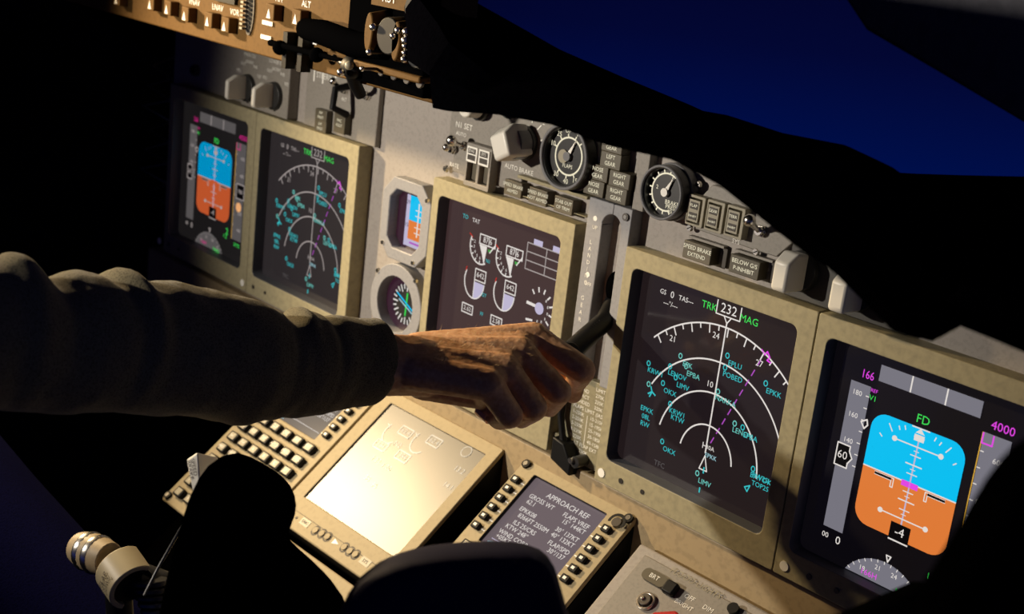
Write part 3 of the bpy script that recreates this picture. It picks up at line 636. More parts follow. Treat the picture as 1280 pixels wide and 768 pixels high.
# ------------------------------------------------------------------ glareshield panel (mode controls)
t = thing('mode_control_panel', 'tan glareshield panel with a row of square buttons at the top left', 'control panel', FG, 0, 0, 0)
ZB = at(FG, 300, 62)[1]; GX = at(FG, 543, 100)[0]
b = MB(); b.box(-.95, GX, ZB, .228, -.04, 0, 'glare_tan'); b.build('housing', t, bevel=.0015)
def g_at(u, v, h=0): return at(FG, u, v, h)
for (u, v), s_ in zip(((146, -2), (188, 4), (209, 10), (231, 18), (260, 25), (281, 31), (337, 15), (370, 22)), ('N1', 'SPD', 'LVL', 'VNAV', 'LNAV', 'VOR', 'APP', 'ALT')):
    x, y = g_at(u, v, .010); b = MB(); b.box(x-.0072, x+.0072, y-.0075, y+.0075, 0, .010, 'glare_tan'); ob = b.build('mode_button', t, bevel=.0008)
    b = MB(); b.flat([(x-.005, y-.006), (x+.002, y-.006), (x-.0015, y+.003)], .0103, 'paint_white'); b.build('button_mark', ob, solid=False)
    b = MB(); b.text(s_, x+.0008, y+.0125, .0085, .0003, 'paint_white'); b.build('lettering', t, solid=False)
x, y = g_at(310, 12, .003); b = MB(); n = 24; R_ = .020
b.ring([(x+(R_*.42)*math.cos(2*math.pi*i/n), y+R_*1.25*math.sin(2*math.pi*i/n)) for i in range(n)], [(x+.8*(R_*.42)*math.cos(2*math.pi*i/n), y+.9*R_*1.25*math.sin(2*math.pi*i/n)) for i in range(n)], 0, .0015, 'paint_dark')
b.cyl(x, y, R_*.36, -.001, .0008, 'black', 24, ry=R_*1.15); w_o = b.build('thumbwheel', t)
b = MB()
for k in range(11): b.box(x-.0095, x-.0045, y+.022-.0042*k, y+.0235-.0042*k+.0008, 0, .006, 'key_tan')
b.build('wheel_teeth', w_o)
x, y = g_at(283, -2, .0); b = MB(); b.box(x-.02, x+.022, y-.004, y+.02, 0, .004, 'black'); b.build('readout_window', t)
# bar with brackets and small switches
xa, ya = g_at(338, 48, .014); xb, yb = g_at(428, 70, .014)
b = MB(); b.tube([(xa, ya-.004, .014), ((xa+xb)/2, (ya+yb)/2-.004, .014), (xb, yb-.004, .014)], [.0030, .0030, .002], 'dull_black', 12)
for u, v in ((350, 57), (396, 66)): x, y = g_at(u, v, .014); b.ball((x, y-.002, .014), .0070, 'dull_black', 10)
for u, v in ((359, 60), (378, 64)): x, y = g_at(u, v, .008); b.box(x-.0035, x+.0035, y-.019, y+.015, .0, .011, 'black')
b.build('switch_bar', t)
for u, v in ((331, 47), (388, 52), (333, 29)): x, y = g_at(u, v, .003); b = MB(); b.box(x-.010, x+.008, y-.002, y+.002, 0, .0015, 'paint_white'); b.build('mark', t)
# black disengage handle
xa, ya = g_at(392, 36, .0); xb, yb = g_at(476, 60, .02)
b = MB(); b.tube([(xa, ya, .010), (xa+(xb-xa)*.3, ya+.0015, .016), (xa+(xb-xa)*.65, ya-.002, .016), (xb, yb, .014)], [.0095, .0115, .0115, .010], 'dull_black', 16); b.box(xb-.012, xb+.004, ZB+.012, ZB+.075, .0, .012, 'dull_black'); b.build('disengage_bar', t, bevel=.002, label='thick black bar across the tan panel')
# EFIS style knob cluster
t = thing('baro_control_unit', 'black knob cluster with shiny screws at the right end of the tan glareshield panel', 'control panel', FG, 0, 0, 0)
b = MB(); GL = at(FG, 446, 60)[0]; b.box(GL, GX-.001, ZB+.020, .226, 0, .012, 'dull_black'); b.box(GL+.005, GX-.001, ZB+.004, ZB+.016, 0, .010, 'dull_black'); b.box(GL+.003, GX, ZB+.0165, ZB+.0225, 0, .016, 'glare_tan'); b.build('housing', t, bevel=.0015)
for k in range(4): x, y = g_at(479+16*k, 89+5*k, .010); b = MB(); b.cyl(x, y, .0045, .010, .013, 'dark_metal', 16); b.build('push_button', t, bevel=.0006)
for (u, v) in ((472, 40), (506, 52)):
    x, y = g_at(u, v, .02); b = MB(); b.cyl(x, y, .0065, .012, .030, 'glare_tan', 24, r1=.0055, ry=.019); b.build('knob_pillar', t, bevel=.001)
x, y = g_at(487, 45, .028); b = MB(); b.cyl(x, y, .0165, .012, .030, 'black', 30, r1=.0155); b.build('rotary_knob', t, bevel=.001)
x, y = g_at(523, 62, .028); b = MB(); b.cyl(x, y, .0165, .012, .030, 'black', 30, r1=.0155); b.build('rotary_knob', t, bevel=.001)
for u, v, r in ((466, 34, .0040), (461, 65, .0034), (497, 38, .0036), (508, 40, .0045), (491, 45, .0036), (512, 52, .0048), (523, 56, .0034), (539, 60, .0030), (541, 66, .0034), (541, 75, .0030), (540, 83, .0036), (452, 86, .0028)):
    x, y = g_at(u, v, .032); x = min(x, GX-.003); b = MB(); b.cyl(x, y, r*.5, .010, .030, 'dark_metal', 10); b.ball((x, y, .0315), r*.85, 'metal', 8); b.build('stud', t)
x, y = g_at(505, 16, .03); b = MB(); b.arc(x, y+.004, .012, .012, -110, 60, .003, .022, 'metal'); b.cyl(x, y+.004, .011, .012, .021, 'black', 28); b.build('ring_control', t, solid=False)
x, y = g_at(490, 4, .012); b = MB(); b.box(x-.025, x+.028, y-.004, min(y+.04, .222), .0, .015, 'glare_tan'); b.text('RST', x, y+.004, .012, .0155, 'paint_white'); b.build('reset_plate', t, bevel=.0008)
# guard bracket at the panel's lower edge
t = thing('map_light_bracket', 'small black bracket with shiny studs hanging under the tan glareshield panel', 'bracket', FG, 0, 0, 0)
x, y = g_at(436, 84, .015)
b = MB(); b.ball((x, y, .012), .0105, 'black', 12, (1.2, 1, .8)); b.tube([(x, y, .012), (x-.003, y-.016, .004), (x-.004, y-.026, -.004)], [.008, .006, .005], 'black', 12); b.build('bracket_body', t)
b = MB(); b.tube([(x-.026, y+.004, .012), (x, y, .014)], [.002, .004], 'dark_metal', 10); b.ball((x-.027, y+.004, .012), .0032, 'metal', 8); b.ball((x+.004, y-.004, .026), .0036, 'metal', 8); b.ball((x+.010, y+.003, .022), .004, 'key_tan', 8); b.build('bracket_stud', t)

# hood: black padded glareshield wing
FH = frame((0, -.27, 0), (1, 0, 0), (0, 0, 1)); FH2 = frame((0, .02, 0), (1, 0, 0), (0, 0, 1))
low = [(536, -60), (541, 0), (541, 100), (541, 135), (560, 139), (620, 143), (690, 156), (760, 182), (840, 200), (900, 232), (950, 272), (1000, 312), (1040, 338), (1080, 378), (1118, 416), (1168, 428), (1186, 402), (1240, 424), (1290, 445), (1400, 500)]
b = MB(); L0 = [at(FH, u, v) for u, v in low]
L0 = [(x, z) for x, z in L0]
top = [(-.010, .26), (-.005, .255), (0, .25)]
hi_px = [(480, -60), (520, -40), (560, -15), (590, 0), (640, 28), (700, 62), (780, 97), (860, 130), (930, 162), (1000, 190), (1040, 204), (1080, 213), (1140, 217), (1200, 219), (1290, 221), (1420, 224)]
Hk = [at(FH2, u, v) for u, v in hi_px]
def interp(P, x):
    if x <= P[0][0]: return P[0][1]
    for (xa, ya), (xb, yb) in zip(P, P[1:]):
        if xa <= x <= xb: return ya+(yb-ya)*(x-xa)/max(xb-xa, 1e-9)
    return P[-1][1]
mono = []
for x, z in L0[3:]:
    if not mono or x > mono[-1][0]+1e-4: mono.append((x, z))
N = 90; xs = [L0[3][0]+(L0[-1][0]-L0[3][0])*i/(N-1) for i in range(N)]
sec = []
for i, x in enumerate(xs):
    zb0 = interp(mono, x); xk = Hk[0][0]+(Hk[-1][0]-Hk[0][0])*i/(N-1); zk = interp(Hk, xk)
    zf = max(zb0+.024, zk-.030)
    zf = min(zf, zk+.05)
    sec.append([(x, -.27, zb0), (x, -.276, (zb0+zf)/2), (x, -.262, zf-.004), (x*.9+xk*.1, -.235, zf+.003), (xk, .02, zk), (xk, .40, zk-.16), (xk, .40, zk-.22), (xk, .03, .128), (x, -.10, max(zb0, .128)+.004), (x, -.24, zb0+.006)])
vs = [p for s in sec for p in s]; k = len(sec[0])
fs = [[i*k+j, (i+1)*k+j, (i+1)*k+(j+1) % k, i*k+(j+1) % k] for i in range(N-1) for j in range(k)]+[list(range(k)), [(N-1)*k+j for j in range(k)][::-1]]
b.add(vs, fs, 'leather'); hood = b.build('glareshield_hood', smooth=True); tag(hood, 'large black padded glareshield hood crossing the upper right above the panel', 'glareshield')
b = MB(); b.add([(-1.5, -.08, .165), (GX-.05, -.08, .165), (GX-.05, .02, .166), (-1.5, .02, .166), (-1.5, .50, -.06), (GX-.05, .50, -.06), (-1.5, .50, -.12), (GX-.05, .50, -.12), (-1.5, .03, .135), (GX-.05, .03, .135)],
      [[0, 1, 3, 2], [3, 1, 1]] [:1]+[[3, 2, 5, 4], [4, 5, 7, 6], [6, 7, 9, 8], [8, 9, 1, 0], [0, 3, 4, 6, 8], [1, 9, 7, 5, 2]], 'leather')
tag(b.build('glareshield_deck', solid=True), 'black glareshield deck behind the tan control panel at the top left', 'glareshield')

# ------------------------------------------------------------------ sloping lower panel
t = thing('forward_pedestal', 'dark sloping pedestal base under the keypad units and lower display', 'pedestal', FP)
b = MB(); b.box(-.474, .27, -.47, .012, -.10, -.036, 'dull_black'); b.build('base', t, bevel=.002)
def slab(name, x0, x1, s0, s1, hh, m, parent, bev=.0012): b = MB(); b.box(x0, x1, -s1, -s0, -.036, hh, m); return b.build(name, parent, bevel=bev)
# lower display
t = thing('lower_display', 'bright washed-out lower display on the sloping pedestal with tan frame', 'display', FP, 0, 0, 0)
x0, x1 = -.3215, -.1355; s0, s1 = -.006, .175
b = MB(); b.ring(rrect(x0, x1, -s1, -s0, .002), rrect(-.3030, -.1500, -.1405, -.0075, .001), -.005, 0, 'pedestal_tan', 'paint_dark'); b.build('bezel', t, bevel=.0012)
b = MB(); b.box(x0+.001, x1-.001, -s1+.001, -s0-.001, -.0355, -.005, 'black'); b.build('case', t)
b = MB(); b.box(-.330, -.098, .0135, .0185, -.03, -.002, 'gear_grey'); b.build('edge_strip', t, bevel=.001)
b = MB(); b.box(-.3045, -.149, -.142, -.0065, -.0048, -.0018, 'screen_matte'); b.build('screen', t, smooth=False)
b = MB(); h = -.0015; R = lambda u, v: at(FP, u, v, h); Z = 'lit_page'
em('lit_page', (255, 250, 235), .42); q_ = M['lit_page'].node_tree.nodes['Principled BSDF']; q_.inputs['Base Color'].default_value = (.05, .047, .043, 1); q_.inputs['Roughness'].default_value = .40; q_.inputs['Specular IOR Level'].default_value = 1.0
for (u, v) in ((492, 541), (527, 553)):
    x, y = R(u, v); b.arc(x, y, .012, .014, 150, 320, .0014, h, Z); b.line([(x-.0155, y+.006), (x-.010, y+.003)], .001, h, Z)
    b.line([(x+.004, y+.002), (x+.004, y+.012), (x+.022, y+.012), (x+.022, y+.002), (x+.004, y+.002)], .0013, h, Z); b.text('62.4', x+.013, y+.007, .008, h, Z)
for (u, v) in ((476, 557), (503, 571)):
    x, y = R(u, v); b.line([(x-.009, y-.005), (x-.009, y+.005), (x+.009, y+.005), (x+.009, y-.005), (x-.009, y-.005)], .0014, h, Z); b.text('384', x, y, .008, h, Z)
for (u, v), s_ in (((470, 575), '1.22'), ((483, 584), '1.20'), ((459, 598), '38'), ((468, 607), '96'), ((574, 588), '13.2'), ((560, 608), '14.1'), ((497, 556), 'N2')):
    x, y = R(u, v); b.text(s_, x, y, .0085, h, Z)
x, y = R(583, 565); b.cyl(x, y, .006, h-.0002, h, 'screen_matte', 20); b.arc(x, y, .006, .006, 0, 360, .0008, h+.0001, Z)
b.build('engine_symbology', t, solid=False)
b = MB(); h = .0004
for k, u in enumerate((394, 402, 409, 430, 437, 444)):
    v = (663, 667, 671, 684, 689, 693)[k]; x, y = at(FP, u, v, .001); b.arc(x, y, .0042, .0050, 0, 360, .0016, h, 'paint_dark', 20); b.cyl(x, y, .0034, 0, .0015, 'pedestal_tan', 18)
for u, v in ((381, 653), (456, 702)): x, y = at(FP, u, v, .001); b.rect(x-.007, x+.007, y-.004, y+.004, h, 'key_tan'); b.text('ENG' if u < 400 else 'SYS', x, y, .005, h+.0002, 'paint_dark')
x, y = at(FP, 370, 647, .001); b.cyl(x, y, .0016, 0, h, 'paint_dark', 12)
x, y = at(FP, 419, 678, .001); b.flat([(x-.004, y-.003), (x+.005, y), (x-.004, y+.003)], h, 'paint_white')
b.line([(-.300, -.157), (-.160, -.157)], .0005, h, 'paint_dark'); b.build('connector_row', t, solid=False)
t = thing('blank_panel', 'bright tan blank panel below the lower display, mostly behind the black lever', 'panel', FP)
b = MB(); b.box(-.325, -.120, -.30, -.184, -.036, -.004, 'pedestal_tan'); b.build('plate', t, bevel=.001)
screw(t, -.27, -.194, -.004, .003)

def cdu(x0, label, glass, lit):
    t = thing('flight_management_unit', label, 'keypad unit', FP, x0, 0, 0, 'keypad computer units on the pedestal')
    W = .1460; H = .229
    b = MB(); outer = rrect(0, W, -H, .009, .002); inner = rrect(.0215, .118, -.084, -.002, .002)
    b.ring(outer, inner, -.0050, 0, 'pedestal_tan', 'black'); b.build('face_plate', t, bevel=.0012)
    b = MB(); b.box(.001, W-.001, -H+.001, .008, -.0355, -.0075, 'black'); b.build('case', t)
    b = MB(); b.box(.0205, .119, -.085, -.001, -.0073, -.0055, glass); b.build('screen', t, smooth=False)
    h = -.0052; b = MB()
    b.text('APPROACH REF', .073, -.0120, .0078, h, 'e_white')
    L = [('GROSS WT', -.0205), ('62.1', -.0265), ('EPKK08', -.036), ('8366FT 2550M', -.0425), ('ILS 25/CRS', -.0505), ('KTW 248°', -.057), ('WIND CORR', -.0645), ('+05KT', -.0700)]
    for s_, z in L: b.text(s_, (.027+len(s_)*.0022+.001), z, .0066, h, 'e_white')
    Rr = [('FLAPS VREF', -.0205), ('15° 144KT', -.0265), ('30° 137KT', -.036), ('40° 132KT', -.0425), ('FLAP/SPD', -.0505), ('30°/137', -.057)]
    for s_, z in Rr: b.text(s_, .1145-len(s_)*.0022-.001, z, .0066, h, 'e_white')
    b.line([(.028, -.0745), (.110, -.0745)], .0006, h, lit); b.text('<INDEX', .038, -.0795, .0066, h, 'e_ice'); b.build('page_text', t, solid=False)
    for side, x in ((0, .0095), (1, .1300)):
        for k in range(6):
            s = .016+.0116*k; b = MB(); b.box(x-.0048, x+.0048, -s-.0036, -s+.0036, 0, .0045, 'black'); kk = b.build('line_select_key', t, bevel=.001, label=None)
            b = MB(); b.box(x-.0018, x+.0018, -s-.0014, -s+.0014, .0045, .0048, 'paint_white'); b.build('key_mark', kk)
            b = MB(); xx = x+(.0085 if not side else -.0085); b.rect(xx-.0022, xx+.0022, -s-.0006, -s+.0006, .0003, 'paint_white'); b.build('pointer_line', t, solid=False)
    for x, y in ((.006, .003), (.141, .003), (.006, -.222), (.141, -.222)): b = MB(); b.cyl(x, y, .0045, 0, .003, 'black', 20); b.cyl(x, y, .0025, .003, .0036, 'metal', 14); b.build('fastener', t)
    b = MB(); b.arc(.1345, -.006, .0075, .0075, -20, 200, .003, .0035, 'black'); b.cyl(.1345, -.006, .0048, 0, .004, 'dark_metal', 20); b.build('bright_knob', t, solid=False)
    names = ['INIT', 'RTE', 'CLB', 'CRZ', 'DES', 'BRT', 'MENU', 'LEGS', 'DEP', 'HOLD', 'PROG', 'EXEC', 'N1', 'FIX', 'A', 'B', 'C', 'D', 'PREV', 'NEXT', 'E', 'F', 'G', 'H', '1', '2', '3', 'I', 'J', 'K', '4', '5', '6', 'L', 'M', 'N', '7', '8', '9', 'O', 'P', 'Q', '.', '0', '/', 'R', 'S', 'T']
    n = 0
    for r in range(8):
        for c in range(6):
            x = .0200+.0212*c; s = .0960+.0165*r
            if r >= 1: s += .001
            b = MB(); w = .0078 if r < 3 else .0070; b.box(x-w, x+w, -s-.0055, -s+.0055, 0, .006, 'black'); kk = b.build('key', t, bevel=.0012)
            b = MB(); b.box(x-w*.62, x+w*.62, -s-.0038, -s+.0038, .006, .0064, 'key_tan'); b.text(names[n % len(names)], x, -s, .0048, .0066, 'paint_white'); b.build('key_legend', kk); n += 1
    return t
cdu(-.1055, 'right-hand keypad computer with lit text page, its keys hidden by the dark lever', 'glass_cdu', 'e_lav')
cdu(-.4710, 'left-hand keypad computer with rows of small dark keys under the sleeve', 'glass_cdu_left', 'e_white')
# right lower panel
t = thing('lighting_control_panel', 'grey control panel at the bottom right of the pedestal with a metal lock', 'control panel', FP, 0, 0, 0)
b = MB(); b.box(.0595, .262, -.40, -.010, -.036, -.002, 'panel_grey'); b.build('housing', t, bevel=.0025)
b = MB(); b.box(.0720, .260, -.39, -.0185, -.003, 0, 'plate_grey'); b.build('plate', t, bevel=.001)
x, y = at(FP, 818, 722, .004); b = MB(); b.prism(rrect(x-.013, x+.013, y-.0055, y+.0055, .005), 0, .004, 'button_dark'); b.text('BRT', x, y, .006, .0043, 'paint_white'); b.build('push_button', t)
x, y = at(FP, 837, 734, .006); b = MB(); b.box(x-.006, x+.006, y-.006, y+.006, 0, .007, 'black'); b.build('toggle_block', t, bevel=.0015)
x, y = at(FP, 806, 750, .004); b = MB(); b.ring(circ(x, y, .0085, 28), circ(x, y, .0062, 28), 0, .003, 'metal'); b.cyl(x, y, .0055, 0, .005, 'dark_metal', 20); b.cyl(x-.002, y, .002, .005, .0065, 'metal', 12); b.build('lock_socket', t, bevel=.0005)
x, y = at(FP, 916, 760, .004); b = MB(); b.cyl(x, y, .005, 0, .004, 'black', 20); b.build('socket', t)
b = MB(); x, y = at(FP, 865, 727, .0); b.text('FLOOD LIGHTS', x+.004, y, .0080, .0003, 'key_tan'); x, y = at(FP, 862, 748, 0); b.text('OFF', x, y, .006, .0003, 'paint_white'); b.text('BRIGHT', x, y-.008, .0055, .0003, 'paint_white'); x, y = at(FP, 885, 762, 0); b.text('DIM', x, y, .006, .0003, 'paint_white'); b.build('lettering', t, solid=False)
t = thing('red_switch_guard', 'red switch guard peeking in at the bottom edge of the picture', 'switch guard', FP)
x, y = at(FP, 835, 775, .012); b = MB(); b.prism([(x-.014, y-.016), (x+.020, y-.016), (x+.020, y+.004), (x+.004, y+.0085), (x-.012, y-.002)], -.0005, .018, 'red_plastic'); b.build('cover', t, bevel=.002)

# ------------------------------------------------------------------ levers in the foreground
def lump(outline, d, thick, name, parent, m='dull_black', bevel=.008, taper=.12):
    back = CR @ Vector((0, 0, 1)); ax = CR @ Vector((1, 0, 0)); ay = CR @ Vector((0, 1, 0))
    o = at_d(sum(p[0] for p in outline)/len(outline), sum(p[1] for p in outline)/len(outline), d)
    F = Matrix.Translation(o) @ CR.to_4x4()
    pts = []
    for u, v in outline:
        q = at_d(u, v, d)-o; pts.append((q.dot(ax), q.dot(ay)))
    b = MB(); n = len(pts); cx = sum(p[0] for p in pts)/n; cy = sum(p[1] for p in pts)/n
    vs = []; rings = [(-thick, .70), (-thick*.75, .92), (0, 1.0), (thick*.35, .96), (thick*.5, .80)]
    for hh, s in rings: vs += [(cx+(x-cx)*s, cy+(y-cy)*s, hh) for x, y in pts]
    fs = [[r*n+i, r*n+(i+1) % n, (r+1)*n+(i+1) % n, (r+1)*n+i] for r in range(len(rings)-1) for i in range(n)]+[list(range(n))[::-1], [(len(rings)-1)*n+i for i in range(n)]]
    b.add([tuple(F @ Vector(v)) for v in vs], fs, m)
    return b.build(name, parent, sub=1)
I4 = Matrix.Identity(4)
pA = at_d(285, 700, .86)
t = thing('thrust_lever', 'tall black thrust lever with rounded top, left of the lower display', 'lever', Matrix.Translation(pA))
inv = t.matrix_world.inverted()
oA = [(196, 790), (206, 735), (222, 672), (240, 610), (262, 574), (290, 560), (322, 578), (350, 594), (366, 622), (366, 650), (352, 675), (356, 690), (392, 720), (440, 765), (446, 830), (300, 850), (190, 840)]
o = lump(oA, .86, .05, 'lever_handle', None); o.parent = t; o.matrix_parent_inverse = inv
b = MB(); b.tube([at_d(300, 800, .88), at_d(310, 1000, .95), at_d(330, 1300, 1.05)], [.03, .022, .02], 'dull_black', 16); o = b.build('lever_shaft', None); o.parent = t; o.matrix_parent_inverse = inv
pB = at_d(590, 760, .74)
t = thing('thrust_lever', 'wide black thrust lever head at the bottom centre edge, covering the right keypad', 'lever', Matrix.Translation(pB)); inv = t.matrix_world.inverted()
oB = [(400, 812), (432, 735), (462, 706), (510, 690), (560, 684), (620, 681), (668, 684), (692, 698), (700, 722), (708, 752), (722, 800), (730, 860), (560, 900), (420, 880)]
o = lump(oB, .74, .05, 'lever_handle', None, 'lever_black'); o.parent = t; o.matrix_parent_inverse = inv
b = MB(); b.tube([at_d(560, 840, .77), at_d(520, 1050, .85), at_d(480, 1400, .98)], [.03, .022, .02], 'dull_black', 16); o = b.build('lever_shaft', None); o.parent = t; o.matrix_parent_inverse = inv
# speed brake lever: cream wedge with dark lettering
def wpoly(b, pts, d0, m):  # prism from pixel outline at depth d0(list) with explicit 3-D corners
    pass
t = thing('speed_brake_lever', 'cream wedge-shaped lever knob with two dark words, on a thin dark shaft', 'lever', Matrix.Translation(at_d(250, 600, .96))); inv = t.matrix_world.inverted()
A = at_d(233, 575, .955); B = at_d(247, 565, .95); C_ = at_d(274, 572, 1.02); D = at_d(243, 624, .95); E_ = at_d(251, 622, .945); G_ = at_d(258, 619, .985)
A2 = at_d(240, 572, 1.01); D2 = at_d(248, 622, .985)
b = MB(); b.add([A, B, C_, A2, D, E_, G_, D2], [[0, 1, 2, 3], [4, 7, 6, 5], [0, 4, 5, 1], [1, 5, 6, 2], [2, 6, 7, 3], [3, 7, 4, 0]], 'knob_white')
o = b.build('lever_knob', None, bevel=.0015); o.parent = t; o.matrix_parent_inverse = inv
cen = (A+B+D+E_)/4; ex = (D-A).normalized(); n_ = (D-A).cross(B-A).normalized()
if n_.dot(CP-cen) < 0: n_ = -n_
ey = n_.cross(ex); b = MB(); b.X = Matrix(((ex.x, ey.x, n_.x, cen.x), (ex.y, ey.y, n_.y, cen.y), (ex.z, ey.z, n_.z, cen.z), (0, 0, 0, 1)))
b.text('SPEED', -.0065, .0014, .0046, .0006, 'paint_dark'); b.text('BRAKE', -.0055, -.0024, .0046, .0006, 'paint_dark'); o = b.build('lettering', None, solid=False); o.parent = t; o.matrix_parent_inverse = inv
b = MB(); b.tube([at_d(248, 622, .965), at_d(222, 668, .965), at_d(198, 710, .965), at_d(180, 745, .96)], .0011, 'gauge_black', 8); o = b.build('lever_shaft', None); o.parent = t; o.matrix_parent_inverse = inv
# flap lever group, bottom left
def axis_frame(o, ax):
    z = ax.normalized(); x = z.cross(Vector((0, 0, 1))).normalized(); y = z.cross(x)
    return Matrix(((x.x, y.x, z.x, o.x), (x.y, y.y, z.y, o.y), (x.z, y.z, z.z, o.z), (0, 0, 0, 1)))
p0 = at_d(132, 738, 1.0); p1 = at_d(160, 712, 1.0); p2 = at_d(182, 736, .99)
t = thing('flap_lever', 'cream curved lever knob with dark lettering at the bottom left', 'lever', Matrix.Translation(p1)); inv = t.matrix_world.inverted()
# curved cream band: quarter cylinder shell lying across the view
ux = (CR @ Vector((1, 0, 0))); uy = (CR @ Vector((0, 1, 0))); uz = (CR @ Vector((0, 0, 1)))
e1 = (ux*.62-uy*.52+uz*.62).normalized(); e2 = ux*.80+uy*.5; e2 = (e2-e1*e2.dot(e1)).normalized(); e3 = e1.cross(e2)
if e3.dot(uy) < 0: e3 = -e3
cb = at_d(158, 720, 1.0)-e2*.008; b = MB(); n = 18; r = .0195; Lx = .020
vs = []; fs = []
for i in range(n+1):
    a = math.radians(-25+190*i/n); rd = (e2*math.cos(a)*-1+e3*math.sin(a))
    for L_ in (-.004, Lx): 
        for rr in (r, r-.004): vs.append(tuple(cb+e2*.008+e1*(L_-.006)+rd*rr))
    if i:
        a0 = (i-1)*4; c0 = i*4
        fs += [[a0, c0, c0+2, a0+2], [a0+1, a0+3, c0+3, c0+1], [a0, a0+1, c0+1, c0], [a0+2, c0+2, c0+3, a0+3]]
fs += [[0, 2, 3, 1], [n*4, n*4+1, n*4+3, n*4+2]]
b.add(vs, fs, 'knob_cream'); o = b.build('lever_knob', None, bevel=.0008); o.parent = t; o.matrix_parent_inverse = inv
b = MB(); b.tube([cb+e2*.008-e1*.008, cb+e2*.008+e1*(Lx-.009)], r-.0045, 'black', 24); b.tube([cb+e2*.008+e1*.002, cb+e2*.02-e3*.05, cb+e2*.03-e3*.14], [.014, .011, .010], 'black', 16); o = b.build('lever_core', None); o.parent = t; o.matrix_parent_inverse = inv
# lettering on the crown of the band
a = math.radians(55); rd = (e2*math.cos(a)*-1+e3*math.sin(a)); cc = cb+e2*.008+e1*(Lx*.5-.006)+rd*(r+.0004); tx = rd.cross(e1).normalized()
b = MB(); ey = rd.cross(tx); b.X = Matrix(((tx.x, ey.x, rd.x, cc.x), (tx.y, ey.y, rd.y, cc.y), (tx.z, ey.z, rd.z, cc.z), (0, 0, 0, 1))); b.text('FLAP', 0, .002, .0062, .0002, 'paint_dark'); b.text('DOWN', 0, -.0035, .0045, .0002, 'paint_dark')
o = b.build('lettering', None, solid=False); o.parent = t; o.matrix_parent_inverse = inv
t = thing('trim_grip', 'small brownish metal grip with two shiny bands, leftmost lever at the bottom left', 'lever grip', Matrix.Translation(at_d(118, 690, 1.02))); inv = t.matrix_world.inverted()
q0 = at_d(98, 684, 1.03); q1 = at_d(137, 700, 1.01)
b = MB(); b.tube([q0, q0.lerp(q1, .3), q0.lerp(q1, .7), q1], [.0115, .0145, .0140, .0125], 'lip_brown', 20); b.tube([q1, at_d(146, 708, 1.01), at_d(150, 770, 1.02)], [.012, .010, .010], 'black', 16); o = b.build('grip_body', None, bevel=.001); o.parent = t; o.matrix_parent_inverse = inv
b = MB(); 
for f in (.35, .62): c0 = q0.lerp(q1, f); dd = (q1-q0).normalized(); b.tube([c0-dd*.003, c0, c0+dd*.003], [.0142, .0152, .0142], 'metal', 24)
o = b.build('metal_band', None); o.parent = t; o.matrix_parent_inverse = inv
t = thing('lever_boot', 'stack of dark ribbed rings between the cream lever knob and the black thrust lever', 'lever boot', Matrix.Translation(at_d(190, 745, 1.0))); inv = t.matrix_world.inverted()
b = MB()
for k in range(5): c0 = at_d(187+1.5*k, 728+9*k, 1.0); b.tube([c0-e1*.0+uy*.002, c0-uy*.002], .014-.001*k, 'dark_metal' if k > 2 else 'gauge_black', 20)
o = b.build('boot_ring', None, bevel=.001); o.parent = t; o.matrix_parent_inverse = inv
b = MB(); b.tube([at_d(258, 776, .92), at_d(273, 752, .92), at_d(300, 775, .92)], .0012, 'metal', 8); tag(b.build('wire_clip'), 'thin bright metal wire clip at the bottom edge, left of centre', 'clip')

# right foreground: padded seat shoulder
t = thing('pilot_seat', 'black padded seat edge out of focus filling the lower right corner', 'seat', Matrix.Translation(at_d(1260, 760, .42))); inv = t.matrix_world.inverted()
o = lump([(1138, 800), (1160, 762), (1184, 726), (1212, 680), (1238, 634), (1264, 590), (1294, 548), (1350, 520), (1430, 550), (1470, 700), (1430, 900), (1210, 920)], .42, .03, 'backrest', None); o.parent = t; o.matrix_parent_inverse = inv

o = MB(); c_ = at_d(1330, 800, .50); o.box(c_.x-.12, c_.x+.16, c_.y-.10, c_.y+.12, -1.10, c_.z-.05, 'dull_black'); o = o.build('seat_base', None, bevel=.02); o.parent = t; o.matrix_parent_inverse = inv
# ------------------------------------------------------------------ the person reaching across
person = thing('person', 'person in a dark olive long-sleeved top reaching across to grip the landing gear lever', 'person', Matrix.Translation(at_d(560, 460, 1.08)))
pinv = person.matrix_world.inverted()
J = dict(
 w0=(452, 456, 1.048, .0250), w1=(515, 457, 1.066, .0245), w2=(560, 464, 1.080, .0235),
 iW=(522, 437, 1.092, .0145), mW=(522, 442, 1.078, .0145), rW=(520, 452, 1.062, .0145), pW=(516, 465, 1.050, .0150),
 iM=(667, 423, 1.114, .0132), mM=(650, 442, 1.092, .0134), rM=(631, 463, 1.071, .0132), pM=(611, 482, 1.050, .0128),
 iP=(727, 463, 1.104, .0118), mP=(697, 490, 1.086, .0116), rP=(667, 510, 1.070, .0114), pP=(638, 520, 1.056, .0104),
 iD=(719, 480, 1.136, .0088), mD=(686, 508, 1.112, .0094), rD=(652, 522, 1.096, .0092), pD=(624, 525, 1.078, .0084),
 iT=(716, 492, 1.146, .0088), mT=(668, 506, 1.122, .0084), rT=(636, 516, 1.106, .0082), pT=(611, 515, 1.086, .0074),
 uw=(530, 478, 1.078, .0150), up=(604, 492, 1.082, .0135), ip=(630, 478, 1.112, .0150),
 th0=(600, 462, 1.120, .0175), th1=(650, 474, 1.150, .0125), th2=(690, 474, 1.155, .0110), th3=(712, 472, 1.150, .0095))
P = {k: at_d(*v[:3]) for k, v in J.items()}; RR = {k: v[3] for k, v in J.items()}
import bmesh
bm = bmesh.new()
